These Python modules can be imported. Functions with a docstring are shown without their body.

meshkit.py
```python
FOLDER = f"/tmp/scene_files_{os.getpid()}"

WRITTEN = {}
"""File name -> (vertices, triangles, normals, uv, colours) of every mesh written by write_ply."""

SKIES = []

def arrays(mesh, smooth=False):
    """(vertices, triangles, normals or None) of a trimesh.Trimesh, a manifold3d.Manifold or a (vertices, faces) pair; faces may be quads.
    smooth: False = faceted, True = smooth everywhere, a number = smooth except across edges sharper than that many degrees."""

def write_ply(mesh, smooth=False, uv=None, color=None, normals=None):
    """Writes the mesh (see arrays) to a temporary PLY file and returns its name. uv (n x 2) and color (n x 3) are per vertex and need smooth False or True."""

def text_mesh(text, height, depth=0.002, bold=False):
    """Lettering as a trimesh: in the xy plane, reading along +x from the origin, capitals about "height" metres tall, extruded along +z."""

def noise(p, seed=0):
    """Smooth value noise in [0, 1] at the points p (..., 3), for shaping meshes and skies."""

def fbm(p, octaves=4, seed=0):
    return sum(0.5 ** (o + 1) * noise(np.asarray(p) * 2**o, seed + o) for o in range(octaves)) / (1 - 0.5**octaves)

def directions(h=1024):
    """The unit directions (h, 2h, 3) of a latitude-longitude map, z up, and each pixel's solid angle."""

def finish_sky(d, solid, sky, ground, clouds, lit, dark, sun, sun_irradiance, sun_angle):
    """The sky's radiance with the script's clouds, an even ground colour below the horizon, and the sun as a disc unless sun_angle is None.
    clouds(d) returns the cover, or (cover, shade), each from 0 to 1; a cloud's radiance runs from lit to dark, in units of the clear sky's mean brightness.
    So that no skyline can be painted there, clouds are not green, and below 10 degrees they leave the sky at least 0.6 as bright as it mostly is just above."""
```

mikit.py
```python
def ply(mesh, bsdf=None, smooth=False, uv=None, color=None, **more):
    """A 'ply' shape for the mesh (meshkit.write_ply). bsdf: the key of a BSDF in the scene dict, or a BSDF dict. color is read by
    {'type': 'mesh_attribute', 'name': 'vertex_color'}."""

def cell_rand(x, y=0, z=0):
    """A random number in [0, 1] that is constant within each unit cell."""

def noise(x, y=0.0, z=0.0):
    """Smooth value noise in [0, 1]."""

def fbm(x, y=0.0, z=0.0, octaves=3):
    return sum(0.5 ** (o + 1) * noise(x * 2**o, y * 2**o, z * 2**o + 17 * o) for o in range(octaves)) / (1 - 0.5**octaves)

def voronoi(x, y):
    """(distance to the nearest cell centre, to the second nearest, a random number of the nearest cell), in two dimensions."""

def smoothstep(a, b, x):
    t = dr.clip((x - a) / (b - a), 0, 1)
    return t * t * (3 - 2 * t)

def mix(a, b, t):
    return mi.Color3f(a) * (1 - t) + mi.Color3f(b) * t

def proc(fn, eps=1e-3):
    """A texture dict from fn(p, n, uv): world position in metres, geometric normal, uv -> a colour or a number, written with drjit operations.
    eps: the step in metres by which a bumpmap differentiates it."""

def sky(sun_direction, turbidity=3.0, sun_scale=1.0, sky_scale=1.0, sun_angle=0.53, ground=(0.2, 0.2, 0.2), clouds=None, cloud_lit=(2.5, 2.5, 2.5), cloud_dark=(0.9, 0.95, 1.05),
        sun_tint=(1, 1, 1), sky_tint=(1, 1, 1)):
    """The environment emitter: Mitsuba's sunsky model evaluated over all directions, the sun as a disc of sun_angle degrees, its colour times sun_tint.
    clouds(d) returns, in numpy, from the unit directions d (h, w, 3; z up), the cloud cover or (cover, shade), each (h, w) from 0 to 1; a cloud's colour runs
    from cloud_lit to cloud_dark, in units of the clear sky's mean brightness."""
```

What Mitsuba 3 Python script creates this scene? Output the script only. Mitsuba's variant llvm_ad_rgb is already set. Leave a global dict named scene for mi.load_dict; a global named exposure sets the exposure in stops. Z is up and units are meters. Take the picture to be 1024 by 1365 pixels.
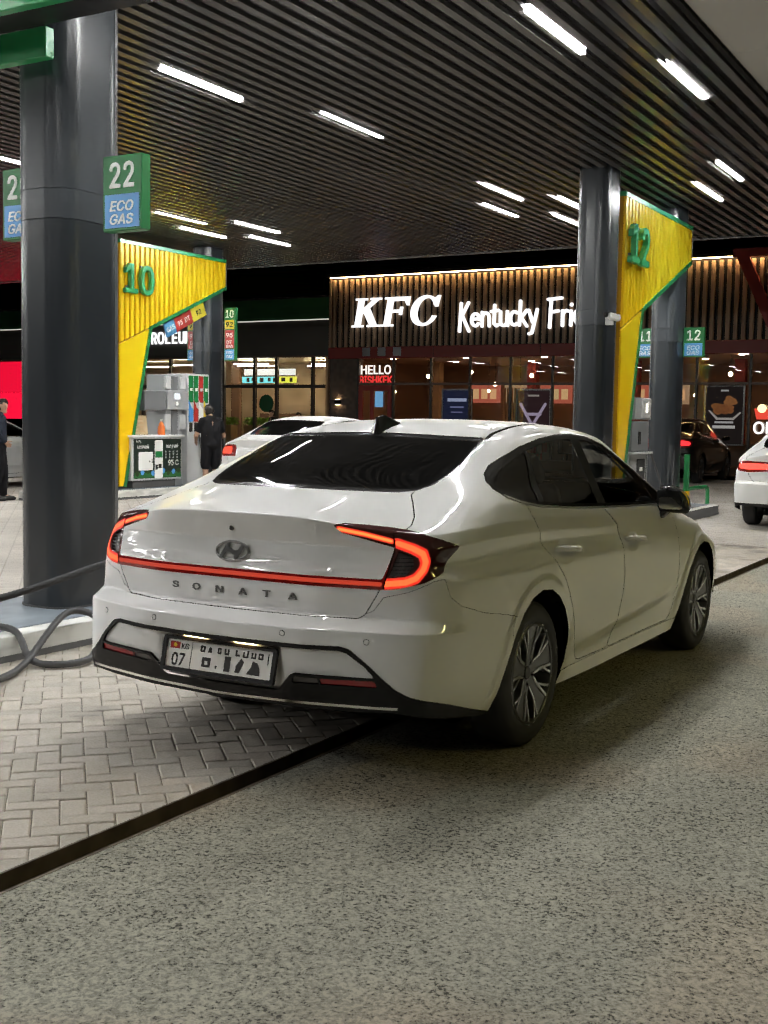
import math, random
import numpy as np, trimesh, manifold3d as m3, mitsuba as mi, drjit as dr
import shapely.geometry as sg, shapely.affinity as sa
from shapely.ops import unary_union
from scipy.interpolate import Akima1DInterpolator
import mikit, meshkit
from mikit import noise, fbm, voronoi, cell_rand, smoothstep, mix

# ---------------------------------------------------------------- camera, sky, exposure
scene, labels = {}, {}
EYE = np.array([0, 0, 1.484])
YAW, PITCH, ROLL, FOV = math.radians(30.01), math.radians(-4.406), math.radians(.945), 35.86
fw = np.array([math.cos(YAW) * math.cos(PITCH), math.sin(YAW) * math.cos(PITCH), math.sin(PITCH)])
rt = np.array([math.sin(YAW), -math.cos(YAW), 0]); up0 = np.cross(rt, fw)
up = -math.sin(ROLL) * rt + math.cos(ROLL) * up0
scene['camera'] = {'type': 'perspective', 'fov': FOV, 'fov_axis': 'x', 'near_clip': .05, 'far_clip': 900.,
                   'to_world': mi.ScalarTransform4f().look_at(origin=EYE.tolist(), target=(EYE + fw).tolist(), up=up.tolist())}
scene['night_sky'] = {**mikit.sky((.3, .5, .25), turbidity=3, sun_scale=0.0, sky_scale=.0006, sky_tint=(1, .9, .8)), 'sampling_weight': .3}
exposure = 0.0
LED = 206.0          # radiance of the LED battens
rng = random.Random(7); nr = np.random.default_rng(7)

# ---------------------------------------------------------------- helpers
_count = {}
def key_of(name, parent=None):
    k = name if parent is None else parent + '__' + name
    n = _count.get(k, 0); _count[k] = n + 1
    return k if n == 0 else f'{k}_{n:03d}'
def thing(name, label, cat, group=None, kind=None):
    k = key_of(name); labels[k] = {'label': label, 'category': cat}
    if group: labels[k]['group'] = group
    if kind: labels[k]['kind'] = kind
    return k
def put(name, mesh, mat, parent=None, smooth=False, label=None, cat=None, group=None, kind=None, uv=None, emit=None, weight=None, normals=None):
    k = key_of(name, parent)
    if normals is not None:
        d = {'type': 'ply', 'filename': meshkit.write_ply(mesh, False, uv, None, normals=normals), 'face_normals': False, 'bsdf': {'type': 'ref', 'id': mat}}
    else:
        d = mikit.ply(mesh, mat, smooth=smooth, uv=uv)
    if emit is not None:
        d['emitter'] = {'type': 'area', 'radiance': {'type': 'rgb', 'value': list(map(float, emit))}, 'sampling_weight': float(weight if weight is not None else .3)}
    scene[k] = d
    e = {}
    if label: e['label'] = label
    if cat: e['category'] = cat
    if group: e['group'] = group
    if kind: e['kind'] = kind
    if e: labels[k] = e
    return k
def again(name, src, parent=None):
    k = key_of(name, parent); scene[k] = dict(scene[src]); return k
cat = trimesh.util.concatenate
def box(x0, x1, y0, y1, z0, z1, b=0.0):
    x0, x1 = min(x0, x1), max(x0, x1); y0, y1 = min(y0, y1), max(y0, y1); z0, z1 = min(z0, z1), max(z0, z1)
    if b <= 0:
        m = trimesh.creation.box((x1 - x0, y1 - y0, z1 - z0)); m.apply_translation(((x0 + x1) / 2, (y0 + y1) / 2, (z0 + z1) / 2)); return m
    P = []
    for sx in (0, 1):
        for sy in (0, 1):
            for sz in (0, 1):
                X, Y, Z = (x0, x1)[sx], (y0, y1)[sy], (z0, z1)[sz]; dx, dy, dz = (b, -b)[sx], (b, -b)[sy], (b, -b)[sz]
                P += [(X, Y + dy, Z + dz), (X + dx, Y, Z + dz), (X + dx, Y + dy, Z)]
    return trimesh.convex.convex_hull(np.array(P))
def tube(pts, r, sides=8, cap=True):
    p = np.asarray(pts, float); n = len(p); t = np.gradient(p, axis=0); t /= np.linalg.norm(t, axis=1, keepdims=True) + 1e-12
    r = np.broadcast_to(r, (n,)); a = np.cross(t[0], [0, 0, 1.0] if abs(t[0][2]) < .9 else [1.0, 0, 0]); a /= np.linalg.norm(a); V = []
    th = np.arange(sides) * 2 * np.pi / sides
    for i in range(n):
        a = a - t[i] * (a @ t[i]); a /= np.linalg.norm(a) + 1e-12; b = np.cross(t[i], a)
        V.append(p[i] + r[i] * (np.cos(th)[:, None] * a + np.sin(th)[:, None] * b))
    V = np.vstack(V); F = []
    for i in range(n - 1):
        for j in range(sides):
            k = (j + 1) % sides; A, B, C_, D = i * sides + j, i * sides + k, (i + 1) * sides + k, (i + 1) * sides + j
            F += [(A, B, C_), (A, C_, D)]
    if cap:
        V = np.vstack([V, p[:1], p[-1:]]); c0, c1 = n * sides, n * sides + 1
        for j in range(sides):
            k = (j + 1) % sides; F += [(c0, k, j), (c1, (n - 1) * sides + j, (n - 1) * sides + k)]
    return trimesh.Trimesh(V, np.array(F), process=False)
def spline(pts, n=40):
    p = np.asarray(pts, float); d = np.r_[0, np.cumsum(np.linalg.norm(np.diff(p, axis=0), axis=1))]
    from scipy.interpolate import CubicSpline
    return CubicSpline(d, p)(np.linspace(0, d[-1], n))
def lathe(prof, n=48):
    """profile (r, h) around the y axis (h along +y)."""
    prof = np.asarray(prof, float); th = np.arange(n) * 2 * np.pi / n; m = len(prof)
    V = np.stack([prof[:, None, 0] * np.cos(th), np.broadcast_to(prof[:, None, 1], (m, n)), prof[:, None, 0] * np.sin(th)], -1).reshape(-1, 3)
    F = []
    for i in range(m - 1):
        j = np.arange(n); k = (j + 1) % n
        F += [np.stack([i * n + j, (i + 1) * n + k, i * n + k], 1), np.stack([i * n + j, (i + 1) * n + j, (i + 1) * n + k], 1)]
    return trimesh.Trimesh(V, np.vstack(F), process=False)
def extrude(poly, h):
    g = [x for x in getattr(poly, 'geoms', [poly]) if x.geom_type == 'Polygon' and x.area > 1e-9]
    return cat([trimesh.creation.extrude_polygon(x, h, engine='earcut') for x in g])
def frame(o, xd, ud):
    xd, ud = np.asarray(xd, float), np.asarray(ud, float); xd /= np.linalg.norm(xd); ud = ud - xd * (ud @ xd); ud /= np.linalg.norm(ud)
    M = np.eye(4); M[:3, 0], M[:3, 1], M[:3, 2], M[:3, 3] = xd, ud, np.cross(xd, ud), o; return M
def place(mesh, M):
    m = mesh.copy(); m.apply_transform(M); return m
FACE_W = lambda o: frame(o, (0, -1, 0), (0, 0, 1))     # reads for someone looking along +X
FACE_S = lambda o: frame(o, (1, 0, 0), (0, 0, 1))      # reads for someone looking along +Y
def text(s, h, d=.004, bold=True, center=True, sx=1.0, shear=0.0):
    m = meshkit.text_mesh(s, h, d, bold); m = m.copy()
    m.vertices[:, 0] += m.vertices[:, 1] * shear; m.vertices[:, 0] *= sx
    if center: m.vertices[:, 0] -= (m.vertices[:, 0].min() + m.vertices[:, 0].max()) / 2; m.vertices[:, 1] -= h / 2
    return m
def stroke(lines, w):
    return unary_union([sg.LineString(l).buffer(w, join_style=1) if len(l) > 1 else sg.Point(l[0]).buffer(w) for l in lines])
def rrect(x0, x1, y0, y1, r=.0):
    return sg.box(x0 + r, y0 + r, x1 - r, y1 - r).buffer(r) if r > 0 else sg.box(x0, y0, x1, y1)
def hullballs(*pr):
    return trimesh.convex.convex_hull(np.vstack([np.asarray(p) + r * trimesh.creation.icosphere(1).vertices for p, r in pr]))

# ---------------------------------------------------------------- materials
def rgb(*c): return {'type': 'rgb', 'value': list(c)}
def mat(name, col, rough=.5, spec=.5, metal=0., coat=0., two=True, bump=None, scale=1.0, **kw):
    b = {'type': 'principled', 'base_color': col if isinstance(col, dict) else rgb(*col), 'roughness': rough, 'specular': spec, **kw}
    if metal: b['metallic'] = metal; b.pop('specular')
    if coat: b['clearcoat'] = coat; b['clearcoat_gloss'] = .97
    if bump is not None: b = {'type': 'bumpmap', 'arbitrary': bump, 'scale': scale, 'bsdf': b}
    scene[name] = {'type': 'twosided', 'bsdf': b} if two else b
    return name
P = mikit.proc
def pits(p):
    wx, wy = p.x + .012 * noise(p.x * 30, p.y * 30), p.y + .012 * noise(p.x * 30 + 7, p.y * 30)
    a = .44 * noise(wx * 96, wy * 96) + .34 * noise(wx * 175 + 3, wy * 175) + .22 * noise(wx * 330, wy * 330)
    return a, smoothstep(.36, .22, a + .12 * (noise(p.x * 4.5, p.y * 4.5) - .5))
def asphalt(p, n, uv):
    x, y = p.x, p.y
    a, k = pits(p); big = fbm(x * .7, y * .7, octaves=3); med = fbm(x * 5 + 2, y * 5, octaves=2); hue = noise(x * 1.7 + 11, y * 1.7)
    c = mix((.150, .147, .119), (.278, .270, .223), smoothstep(.28, .74, a))
    stain = smoothstep(.60, .78, fbm(x * .55 + 31, y * 1.3, octaves=4)); c = c * (1 - .28 * stain)
    trk = smoothstep(.28, .05, dr.abs(y - 1.15 + .05 * noise(x * .6))) + smoothstep(.28, .05, dr.abs(y + .45 + .05 * noise(x * .6 + 4))); c = c * (1 - .15 * trk * (.5 + noise(x * .9, y * 6)))
    c = mix(c, c * mi.Color3f(1.07, .985, .94), smoothstep(.45, .75, hue))
    return c * (1 - .66 * k) * (.80 + .30 * big + .16 * med)
def asphalt_h(p, n, uv):
    a, k = pits(p)
    return .0030 * a - .0035 * k
mat('asphalt_mat', P(asphalt), .85, .3, bump=P(asphalt_h, 2e-3), scale=1.0)
def paver_col(base):
    lo, hi = tuple(float(c * .78) for c in base), tuple(float(c * 1.12) for c in base)
    def f(p, n, uv):
        g = noise(p.x * 160, p.y * 160, p.z * 40); s = fbm(p.x * 9, p.y * 9, octaves=3); st = fbm(p.x * 1.1 + 5, p.y * 1.1, octaves=3)
        return mix(lo, hi, .5 * g + .5 * s) * (.72 + .40 * st) * (1 - .25 * smoothstep(.58, .75, fbm(p.x * 2.3 + 9, p.y * 2.3, octaves=4)))
    return P(f)
def paver_h(p, n, uv): return .0009 * noise(p.x * 160, p.y * 160) + .0012 * noise(p.x * 40, p.y * 40)
PAV = [mat(f'paver_mat_{i}', paver_col(c), .8, .3, bump=P(paver_h, 2e-3)) for i, c in enumerate([(.47, .425, .365), (.43, .392, .338), (.46, .413, .36), (.405, .372, .325)])]
def far_pav(p, n, uv):
    u = (p.x - p.y) * .70711 / .1; v = (p.x + p.y) * .70711 / .1
    g = cell_rand(dr.floor(u * .5), dr.floor(v)); s = fbm(p.x * 1.1 + 5, p.y * 1.1, octaves=3); t = fbm(p.x * 9, p.y * 9, octaves=2)
    e = dr.minimum(dr.abs(v - dr.round(v)), dr.abs(u * .5 - dr.round(u * .5)) * 2)
    c = mix((.31, .287, .258), (.395, .365, .33), g * .6 + t * .4) * (.78 + .42 * s)
    return c * (1 - .35 * smoothstep(.09, .02, e))
mat('far_paving_mat', P(far_pav), .8, .3)
mat('joint_sand', (.19, .17, .143), .9, .2)
mat('ground_mat', (.06, .06, .055), .9, .2)
mat('drain_mat', P(lambda p, n, uv: mix((.034, .026, .017), (.135, .108, .074), fbm(p.x * 14, p.y * 14, p.z * 9, octaves=3))), .7, .4)
mat('slat_mat', P(lambda p, n, uv: mix((.042, .041, .040), (.058, .055, .052), noise(p.x * .8, p.y * 5.5))), .21, .6)
mat('deck_dark', (.004, .004, .004), .8, .2)
mat('soffit_mat', (.42, .41, .385), .45, .4)
mat('black_fascia', (.008, .008, .008), .5, .3)
mat('column_mat', P(lambda p, n, uv: mix((.012, .0145, .0170), (.018, .021, .0245), fbm(p.x * 2, p.y * 2, p.z * .9, octaves=2))), .24, .5, bump=P(lambda p, n, uv: .0016 * noise(p.x * 3, p.y * 3, p.z * 1.3), 4e-3))
mat('column_upper', (.024, .028, .033), .28, .5)
mat('column_strip', (.20, .205, .21), .25, .5, metal=.7)
mat('green_paint', (.012, .135, .040), .35, .5)
mat('green_bright', (.022, .23, .075), .3, .5)
mat('sign_green', (.016, .120, .038), .3, .5)
mat('sign_blue', (.085, .285, .62), .3, .5)
mat('sign_red', (.36, .035, .030), .3, .5)
mat('sign_yellow', (.72, .53, .03), .3, .5)
mat('yellow_paint', (.90, .535, .008), .34, .28)
mat('yellow_dark', (.40, .20, .004), .5, .4)
mat('white_print', (.82, .82, .80), .4, .4)
mat('black_print', (.012, .012, .012), .5, .4)
mat('kerb_white', P(lambda p, n, uv: mix((.50, .50, .47), (.70, .70, .66), smoothstep(.3, .6, fbm(p.x * 5, p.y * 5, p.z * 12, octaves=3)))), .6, .4)
mat('island_blue', P(lambda p, n, uv: mix((.115, .14, .165), (.19, .22, .245), fbm(p.x * 4, p.y * 7, octaves=3))), .5, .5)
mat('kerb_dark', (.10, .10, .10), .6, .4)
mat('rubber', (.022, .022, .023), .62, .4)
mat('hose_rubber', (.045, .045, .046), .38, .5)
mat('steel', (.55, .55, .54), .3, metal=1.0)
mat('chrome', (.80, .80, .80), .09, metal=1.0)
mat('bright_trim', (.92, .92, .90), .32, metal=1.0)
mat('dark_metal', (.05, .05, .05), .4, .5)
mat('panel_grey', (.34, .35, .36), .45, .4)
mat('panel_light', (.52, .53, .53), .45, .4)
mat('panel_dark', (.14, .145, .15), .5, .4)
mat('card_brown', P(lambda p, n, uv: mix((.36, .26, .15), (.52, .40, .24), noise(p.x * 12, p.y * 12, p.z * 12))), .8, .3)
mat('orange_plastic', (.75, .16, .03), .35, .5)
mat('poster_dark', (.012, .020, .016), .4, .4)
mat('poster_green', (.02, .10, .03), .4, .4)
def wood(p, n, uv):
    g = fbm(p.x * 6, p.y * 14, p.z * .9, octaves=3); b = cell_rand(dr.floor(p.y / .3))
    return mix((.17, .115, .075), (.33, .235, .155), g) * (.8 + .4 * b)
mat('batten_wood', P(wood), .5, .35)
mat('facade_black', (.014, .012, .011), .6, .3)
mat('band_red', (.155, .014, .010), .45, .4)
mat('strut_red', (.24, .022, .016), .45, .4)
mat('frame_dark', (.030, .024, .020), .4, .4)
mat('frame_brown', (.10, .06, .04), .45, .4)
mat('pillar_tile', P(lambda p, n, uv: mix((.050, .038, .030), (.085, .064, .050), noise(p.y * 9, p.z * 9))), .6, .4)
mat('store_band', (.050, .050, .045), .5, .4)
mat('store_green', (.012, .070, .026), .5, .4)
mat('interior_wall', P(lambda p, n, uv: mix((.34, .27, .19), (.50, .42, .32), noise(p.y * 1.5, p.z * 2.0))), .8, .2)
mat('interior_dark', (.24, .14, .09), .8, .2)
mat('interior_floor', (.16, .13, .11), .35, .4)
mat('wood_light', (.42, .27, .15), .5, .3)
mat('leaf_green', (.10, .20, .025), .6, .3)
mat('leaf_dark', (.02, .045, .012), .7, .3)
mat('plant_box', (.22, .15, .07), .6, .3)
mat('lamp_off', (.7, .7, .7), .5, .3)
mat('skin', (.42, .25, .175), .55, .4)
mat('black_cloth', P(lambda p, n, uv: mix((.006, .006, .007), (.016, .016, .018), noise(p.x * 14, p.y * 14, p.z * 8))), .9, .08)
mat('navy_cloth', P(lambda p, n, uv: mix((.010, .013, .022), (.024, .030, .045), noise(p.x * 14, p.y * 14, p.z * 8))), .85, .2)
mat('hair', (.012, .009, .007), .5, .4)
mat('shoe', (.02, .02, .02), .5, .4)
mat('skin_dim', (.25, .15, .11), .6, .3)
# cars
def paint(name, col, inner=(.02, .02, .02), rough=.045):
    scene[name] = {'type': 'twosided', 'a': {'type': 'principled', 'base_color': rgb(*col), 'roughness': rough, 'specular': .62, 'clearcoat': .6, 'clearcoat_gloss': .99},
                   'b': {'type': 'diffuse', 'reflectance': rgb(*inner)}}
paint('white_paint', (.79, .79, .785)); paint('silver_paint', (.42, .43, .44)); paint('black_paint', (.012, .010, .010))
mat('car_black', (.006, .006, .006), .16, .4)
mat('car_satin', (.008, .008, .008), .4, .3)
mat('trim_black', (.006, .006, .006), .30, .18)
mat('gap_black', (.004, .004, .004), .9, .1)
mat('car_cabin', (.016, .015, .014), .8, .2)
mat('seat_cloth', (.075, .07, .064), .7, .3)
mat('lamp_red', (.16, .006, .005), .10, .6)
mat('lamp_smoke', (.030, .008, .007), .09, .6)
mat('lamp_cell', (.045, .040, .038), .25, .6)
mat('reflector_red', (.22, .012, .012), .12, .6)
mat('alloy', (.13, .13, .13), .30, metal=.7)
mat('alloy_cut', (.74, .74, .73), .24, metal=1.0)
mat('alloy_dark', (.022, .022, .022), .4, .5)
mat('disc_steel', (.25, .25, .25), .35, metal=1.0)
mat('badge_metal', (.16, .16, .16), .3, metal=.8)
mat('emblem_metal', (.42, .42, .42), .2, metal=1.0)
mat('plate_white', (.88, .88, .86), .4, .3)
mat('tint_rear', (.0025, .0025, .0025), .03, .34)
scene['tint_side'] = {'type': 'thindielectric', 'int_ior': 1.52, 'specular_transmittance': rgb(.014, .014, .014)}
scene['tint_front'] = {'type': 'thindielectric', 'int_ior': 1.52, 'specular_transmittance': rgb(.58, .60, .57)}
scene['window_glass'] = {'type': 'thindielectric', 'int_ior': 1.85, 'specular_transmittance': rgb(.85, .86, .85)}
EM = mat('emitter_skin', (.02, .02, .02), .6, .1)

# ---------------------------------------------------------------- ground, paving, drain
def sheet(x0, x1, y0, y1, z, n=1):
    return trimesh.Trimesh([(x0, y0, z), (x1, y0, z), (x1, y1, z), (x0, y1, z)], [(0, 1, 2), (0, 2, 3)], process=False)
DY0, DY1 = 2.81, 2.925               # the drain channel
put('ground', sheet(-400, 400, -400, 400, -.14), 'ground_mat', kind='structure')
put('asphalt_road', box(-60, 60, -40, DY0 - .012, -.12, 0), 'asphalt_mat', kind='structure')
pav = put('pavement', cat([sheet(-20, 15.0, DY1 + .01, 60, -.007), box(-20, 15, DY1 + .01, DY1 + .02, -.12, -.007)]), 'joint_sand', kind='structure')
put('far_paving', cat([box(15.0, 33.2, DY1 + .012, 60, -.12, 0), box(-20, 15, 5.474, 60, -.12, -.001), box(-20, .2, DY1 + .02, 5.474, -.12, -.001)]), 'far_paving_mat', pav, kind='stuff')
dch = put('drain_channel', cat([box(-20, 33.2, DY0, DY1, -.12, -.055), box(-20, 33.2, DY0 - .012, DY0, -.12, .0015), box(-20, 33.2, DY1, DY1 + .010, -.12, .002)]), 'drain_mat', kind='structure')
# herringbone pavers, 0.2 x 0.1 m, laid at 45 degrees
OU = np.array([3.345, 3.672]); cu, cv = np.array([1, -1]) / 2**.5, np.array([1, 1]) / 2**.5
def paver_mesh(L, W, tilt, dz):
    b, g = .0055, .0024
    top = [(g + b, g + b), (L - g - b, g + b), (L - g - b, W - g - b), (g + b, W - g - b)]; mid = [(g, g), (L - g, g), (L - g, W - g), (g, W - g)]
    V = [(x, y, dz + tilt[0] * (x - L / 2) + tilt[1] * (y - W / 2)) for x, y in top] + [(x, y, -.004 + dz) for x, y in mid] + [(x, y, -.02) for x, y in mid]
    F = [(0, 1, 2), (0, 2, 3)]
    for a in (0, 4):
        for i in range(4):
            j = (i + 1) % 4; F += [(a + 4 + i, a + 4 + j, a + j), (a + 4 + i, a + j, a + i)]
    return np.array(V), np.array(F)
near, rest = [], []
for k in range(-150, 220):
    for mm in range(-60, 60):
        for hv in (0, 1):
            u0, v0 = (k + 4 * mm, k) if hv == 0 else (k + 4 * mm + 2, k - 1)
            L, W = (.2, .1) if hv == 0 else (.1, .2)
            c = OU + (u0 * .1 + L / 2) * cu + (v0 * .1 + W / 2) * cv
            if not (.3 < c[0] < 14.9 and DY1 - .06 < c[1] < 5.56): continue
            V, F = paver_mesh(L, W, nr.normal(0, .006, 2), nr.normal(0, .0011))
            X = OU + (u0 * .1 + V[:, :1]) * cu + (v0 * .1 + V[:, 1:2]) * cv
            V = np.column_stack([X, V[:, 2]])
            m = trimesh.Trimesh(V, F, process=False)
            if V[:, 1].min() < DY1 + .012:
                m = trimesh.intersections.slice_mesh_plane(m, (0, 1, 0), (0, DY1 + .013, 0))
                if len(m.faces) == 0: continue
            if V[:, 1].max() > 5.472:
                m = trimesh.intersections.slice_mesh_plane(m, (0, -1, 0), (0, 5.472, 0))
                if len(m.faces) == 0: continue
            ang = math.degrees(math.atan2(c[1], c[0])) - 30
            seen = abs(ang) < 19.5 and c[0] > 2.2
            (near if seen else rest).append((np.hypot(*c), m, rng.randrange(4)))
near.sort(key=lambda t: t[0])
for d, m, q in near[:290]: put('paver', m, PAV[q], pav)
left = [[m for d, m, q in near[290:] + rest if q == i] for i in range(4)]
for i in range(4): put('further_pavers', cat(left[i]), PAV[i], pav, kind='stuff')
# ---------------------------------------------------------------- car body surface
# control rows (bottom lip -> roof ridge) x 19 columns (rear centre -> right side -> front centre): (X from the tail, half width, height)
NET = []
def row(*p): NET.append(p)
row((.010,0,.335),(.025,.35,.337),(.060,.60,.342),(.095,.76,.350),(.165,.845,.330),(.40,.885,.285),(.72,.895,.245),(1.155,.885,.235),(1.60,.898,.225),(2.1,.902,.222),(2.7,.902,.222),(3.25,.898,.222),(3.45,.888,.225),(3.955,.89,.23),(4.40,.865,.24),(4.64,.77,.24),(4.78,.56,.24),(4.83,.28,.24),(4.84,0,.24))
row((-.015,0,.43),(.000,.35,.43),(.045,.60,.43),(.085,.76,.435),(.170,.865,.43),(.40,.905,.42),(.73,.918,.40),(1.155,.915,.38),(1.58,.900,.34),(2.1,.893,.325),(2.7,.893,.325),(3.27,.900,.34),(3.50,.915,.38),(3.955,.92,.40),(4.38,.89,.40),(4.66,.79,.40),(4.80,.58,.40),(4.86,.29,.40),(4.875,0,.40))
row((-.040,0,.56),(-.022,.36,.56),(.030,.60,.56),(.083,.76,.56),(.180,.872,.555),(.40,.915,.535),(.74,.928,.51),(1.155,.934,.52),(1.56,.925,.50),(2.1,.916,.50),(2.7,.916,.50),(3.30,.918,.50),(3.53,.925,.52),(3.955,.930,.54),(4.36,.90,.52),(4.67,.80,.52),(4.81,.60,.52),(4.875,.30,.52),(4.89,0,.52))
row((-.045,0,.662),(-.025,.37,.663),(.030,.60,.665),(.087,.76,.662),(.190,.880,.654),(.40,.920,.634),(.75,.933,.605),(1.155,.940,.625),(1.55,.933,.635),(2.1,.926,.635),(2.7,.926,.635),(3.32,.925,.635),(3.55,.930,.64),(3.955,.932,.66),(4.34,.90,.64),(4.66,.79,.62),(4.80,.59,.62),(4.865,.30,.62),(4.885,0,.62))
row((.048,0,.704),(.068,.36,.704),(.122,.58,.702),(.165,.735,.702),(.235,.860,.700),(.42,.915,.678),(.76,.934,.665),(1.155,.940,.71),(1.55,.935,.71),(2.1,.930,.71),(2.7,.930,.71),(3.33,.926,.70),(3.56,.928,.71),(3.955,.922,.73),(4.32,.885,.70),(4.64,.77,.67),(4.78,.57,.67),(4.845,.29,.67),(4.865,0,.67))
row((.060,0,.848),(.075,.36,.848),(.118,.58,.845),(.155,.715,.845),(.240,.850,.850),(.42,.912,.84),(.77,.934,.835),(1.155,.938,.83),(1.55,.935,.82),(2.1,.930,.81),(2.7,.928,.80),(3.34,.920,.79),(3.57,.916,.785),(3.955,.900,.79),(4.29,.86,.74),(4.60,.74,.70),(4.74,.55,.705),(4.81,.28,.71),(4.83,0,.715))
row((.085,0,.92),(.097,.36,.92),(.135,.565,.92),(.180,.71,.92),(.262,.838,.925),(.43,.860,.920),(.78,.881,.928),(1.155,.895,.940),(1.55,.904,.930),(2.1,.911,.912),(2.7,.914,.895),(3.35,.905,.87),(3.58,.898,.855),(3.955,.875,.84),(4.26,.83,.77),(4.55,.71,.725),(4.69,.52,.73),(4.76,.27,.735),(4.78,0,.74))
row((.095,0,.985),(.107,.36,.983),(.145,.55,.98),(.195,.70,.978),(.280,.832,.98),(.44,.889,.985),(.79,.908,.99),(1.155,.914,.988),(1.55,.914,.973),(2.1,.912,.952),(2.7,.908,.932),(3.36,.893,.908),(3.59,.880,.893),(3.955,.845,.868),(4.24,.79,.795),(4.50,.68,.745),(4.64,.49,.75),(4.71,.26,.755),(4.73,0,.76))
row((.045,0,1.100),(.060,.34,1.094),(.120,.51,1.068),(.195,.665,1.048),(.290,.805,1.034),(.46,.868,1.04),(.80,.890,1.05),(1.155,.898,1.045),(1.55,.898,1.03),(2.1,.896,1.010),(2.7,.890,.992),(3.37,.872,.957),(3.60,.845,.935),(3.955,.79,.892),(4.22,.74,.820),(4.46,.62,.770),(4.58,.45,.775),(4.65,.24,.78),(4.67,0,.785))
row((.320,0,1.140),(.335,.34,1.137),(.38,.525,1.122),(.44,.66,1.105),(.50,.765,1.098),(.62,.826,1.105),(.88,.855,1.125),(1.20,.868,1.115),(1.56,.870,1.095),(2.1,.868,1.072),(2.72,.860,1.055),(3.36,.830,1.015),(3.60,.76,.985),(3.86,.66,.955),(4.05,.54,.925),(4.2,.42,.905),(4.25,.28,.905),(4.28,.14,.905),(4.30,0,.905))
row((.560,0,1.192),(.575,.33,1.188),(.615,.53,1.178),(.665,.635,1.172),(.730,.705,1.178),(.82,.755,1.190),(.98,.795,1.200),(1.25,.812,1.195),(1.60,.818,1.190),(2.1,.816,1.180),(2.68,.805,1.170),(3.17,.762,1.150),(3.36,.69,1.125),(3.47,.57,1.110),(3.55,.44,1.105),(3.60,.32,1.105),(3.63,.21,1.105),(3.65,.10,1.105),(3.655,0,1.107))
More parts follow.
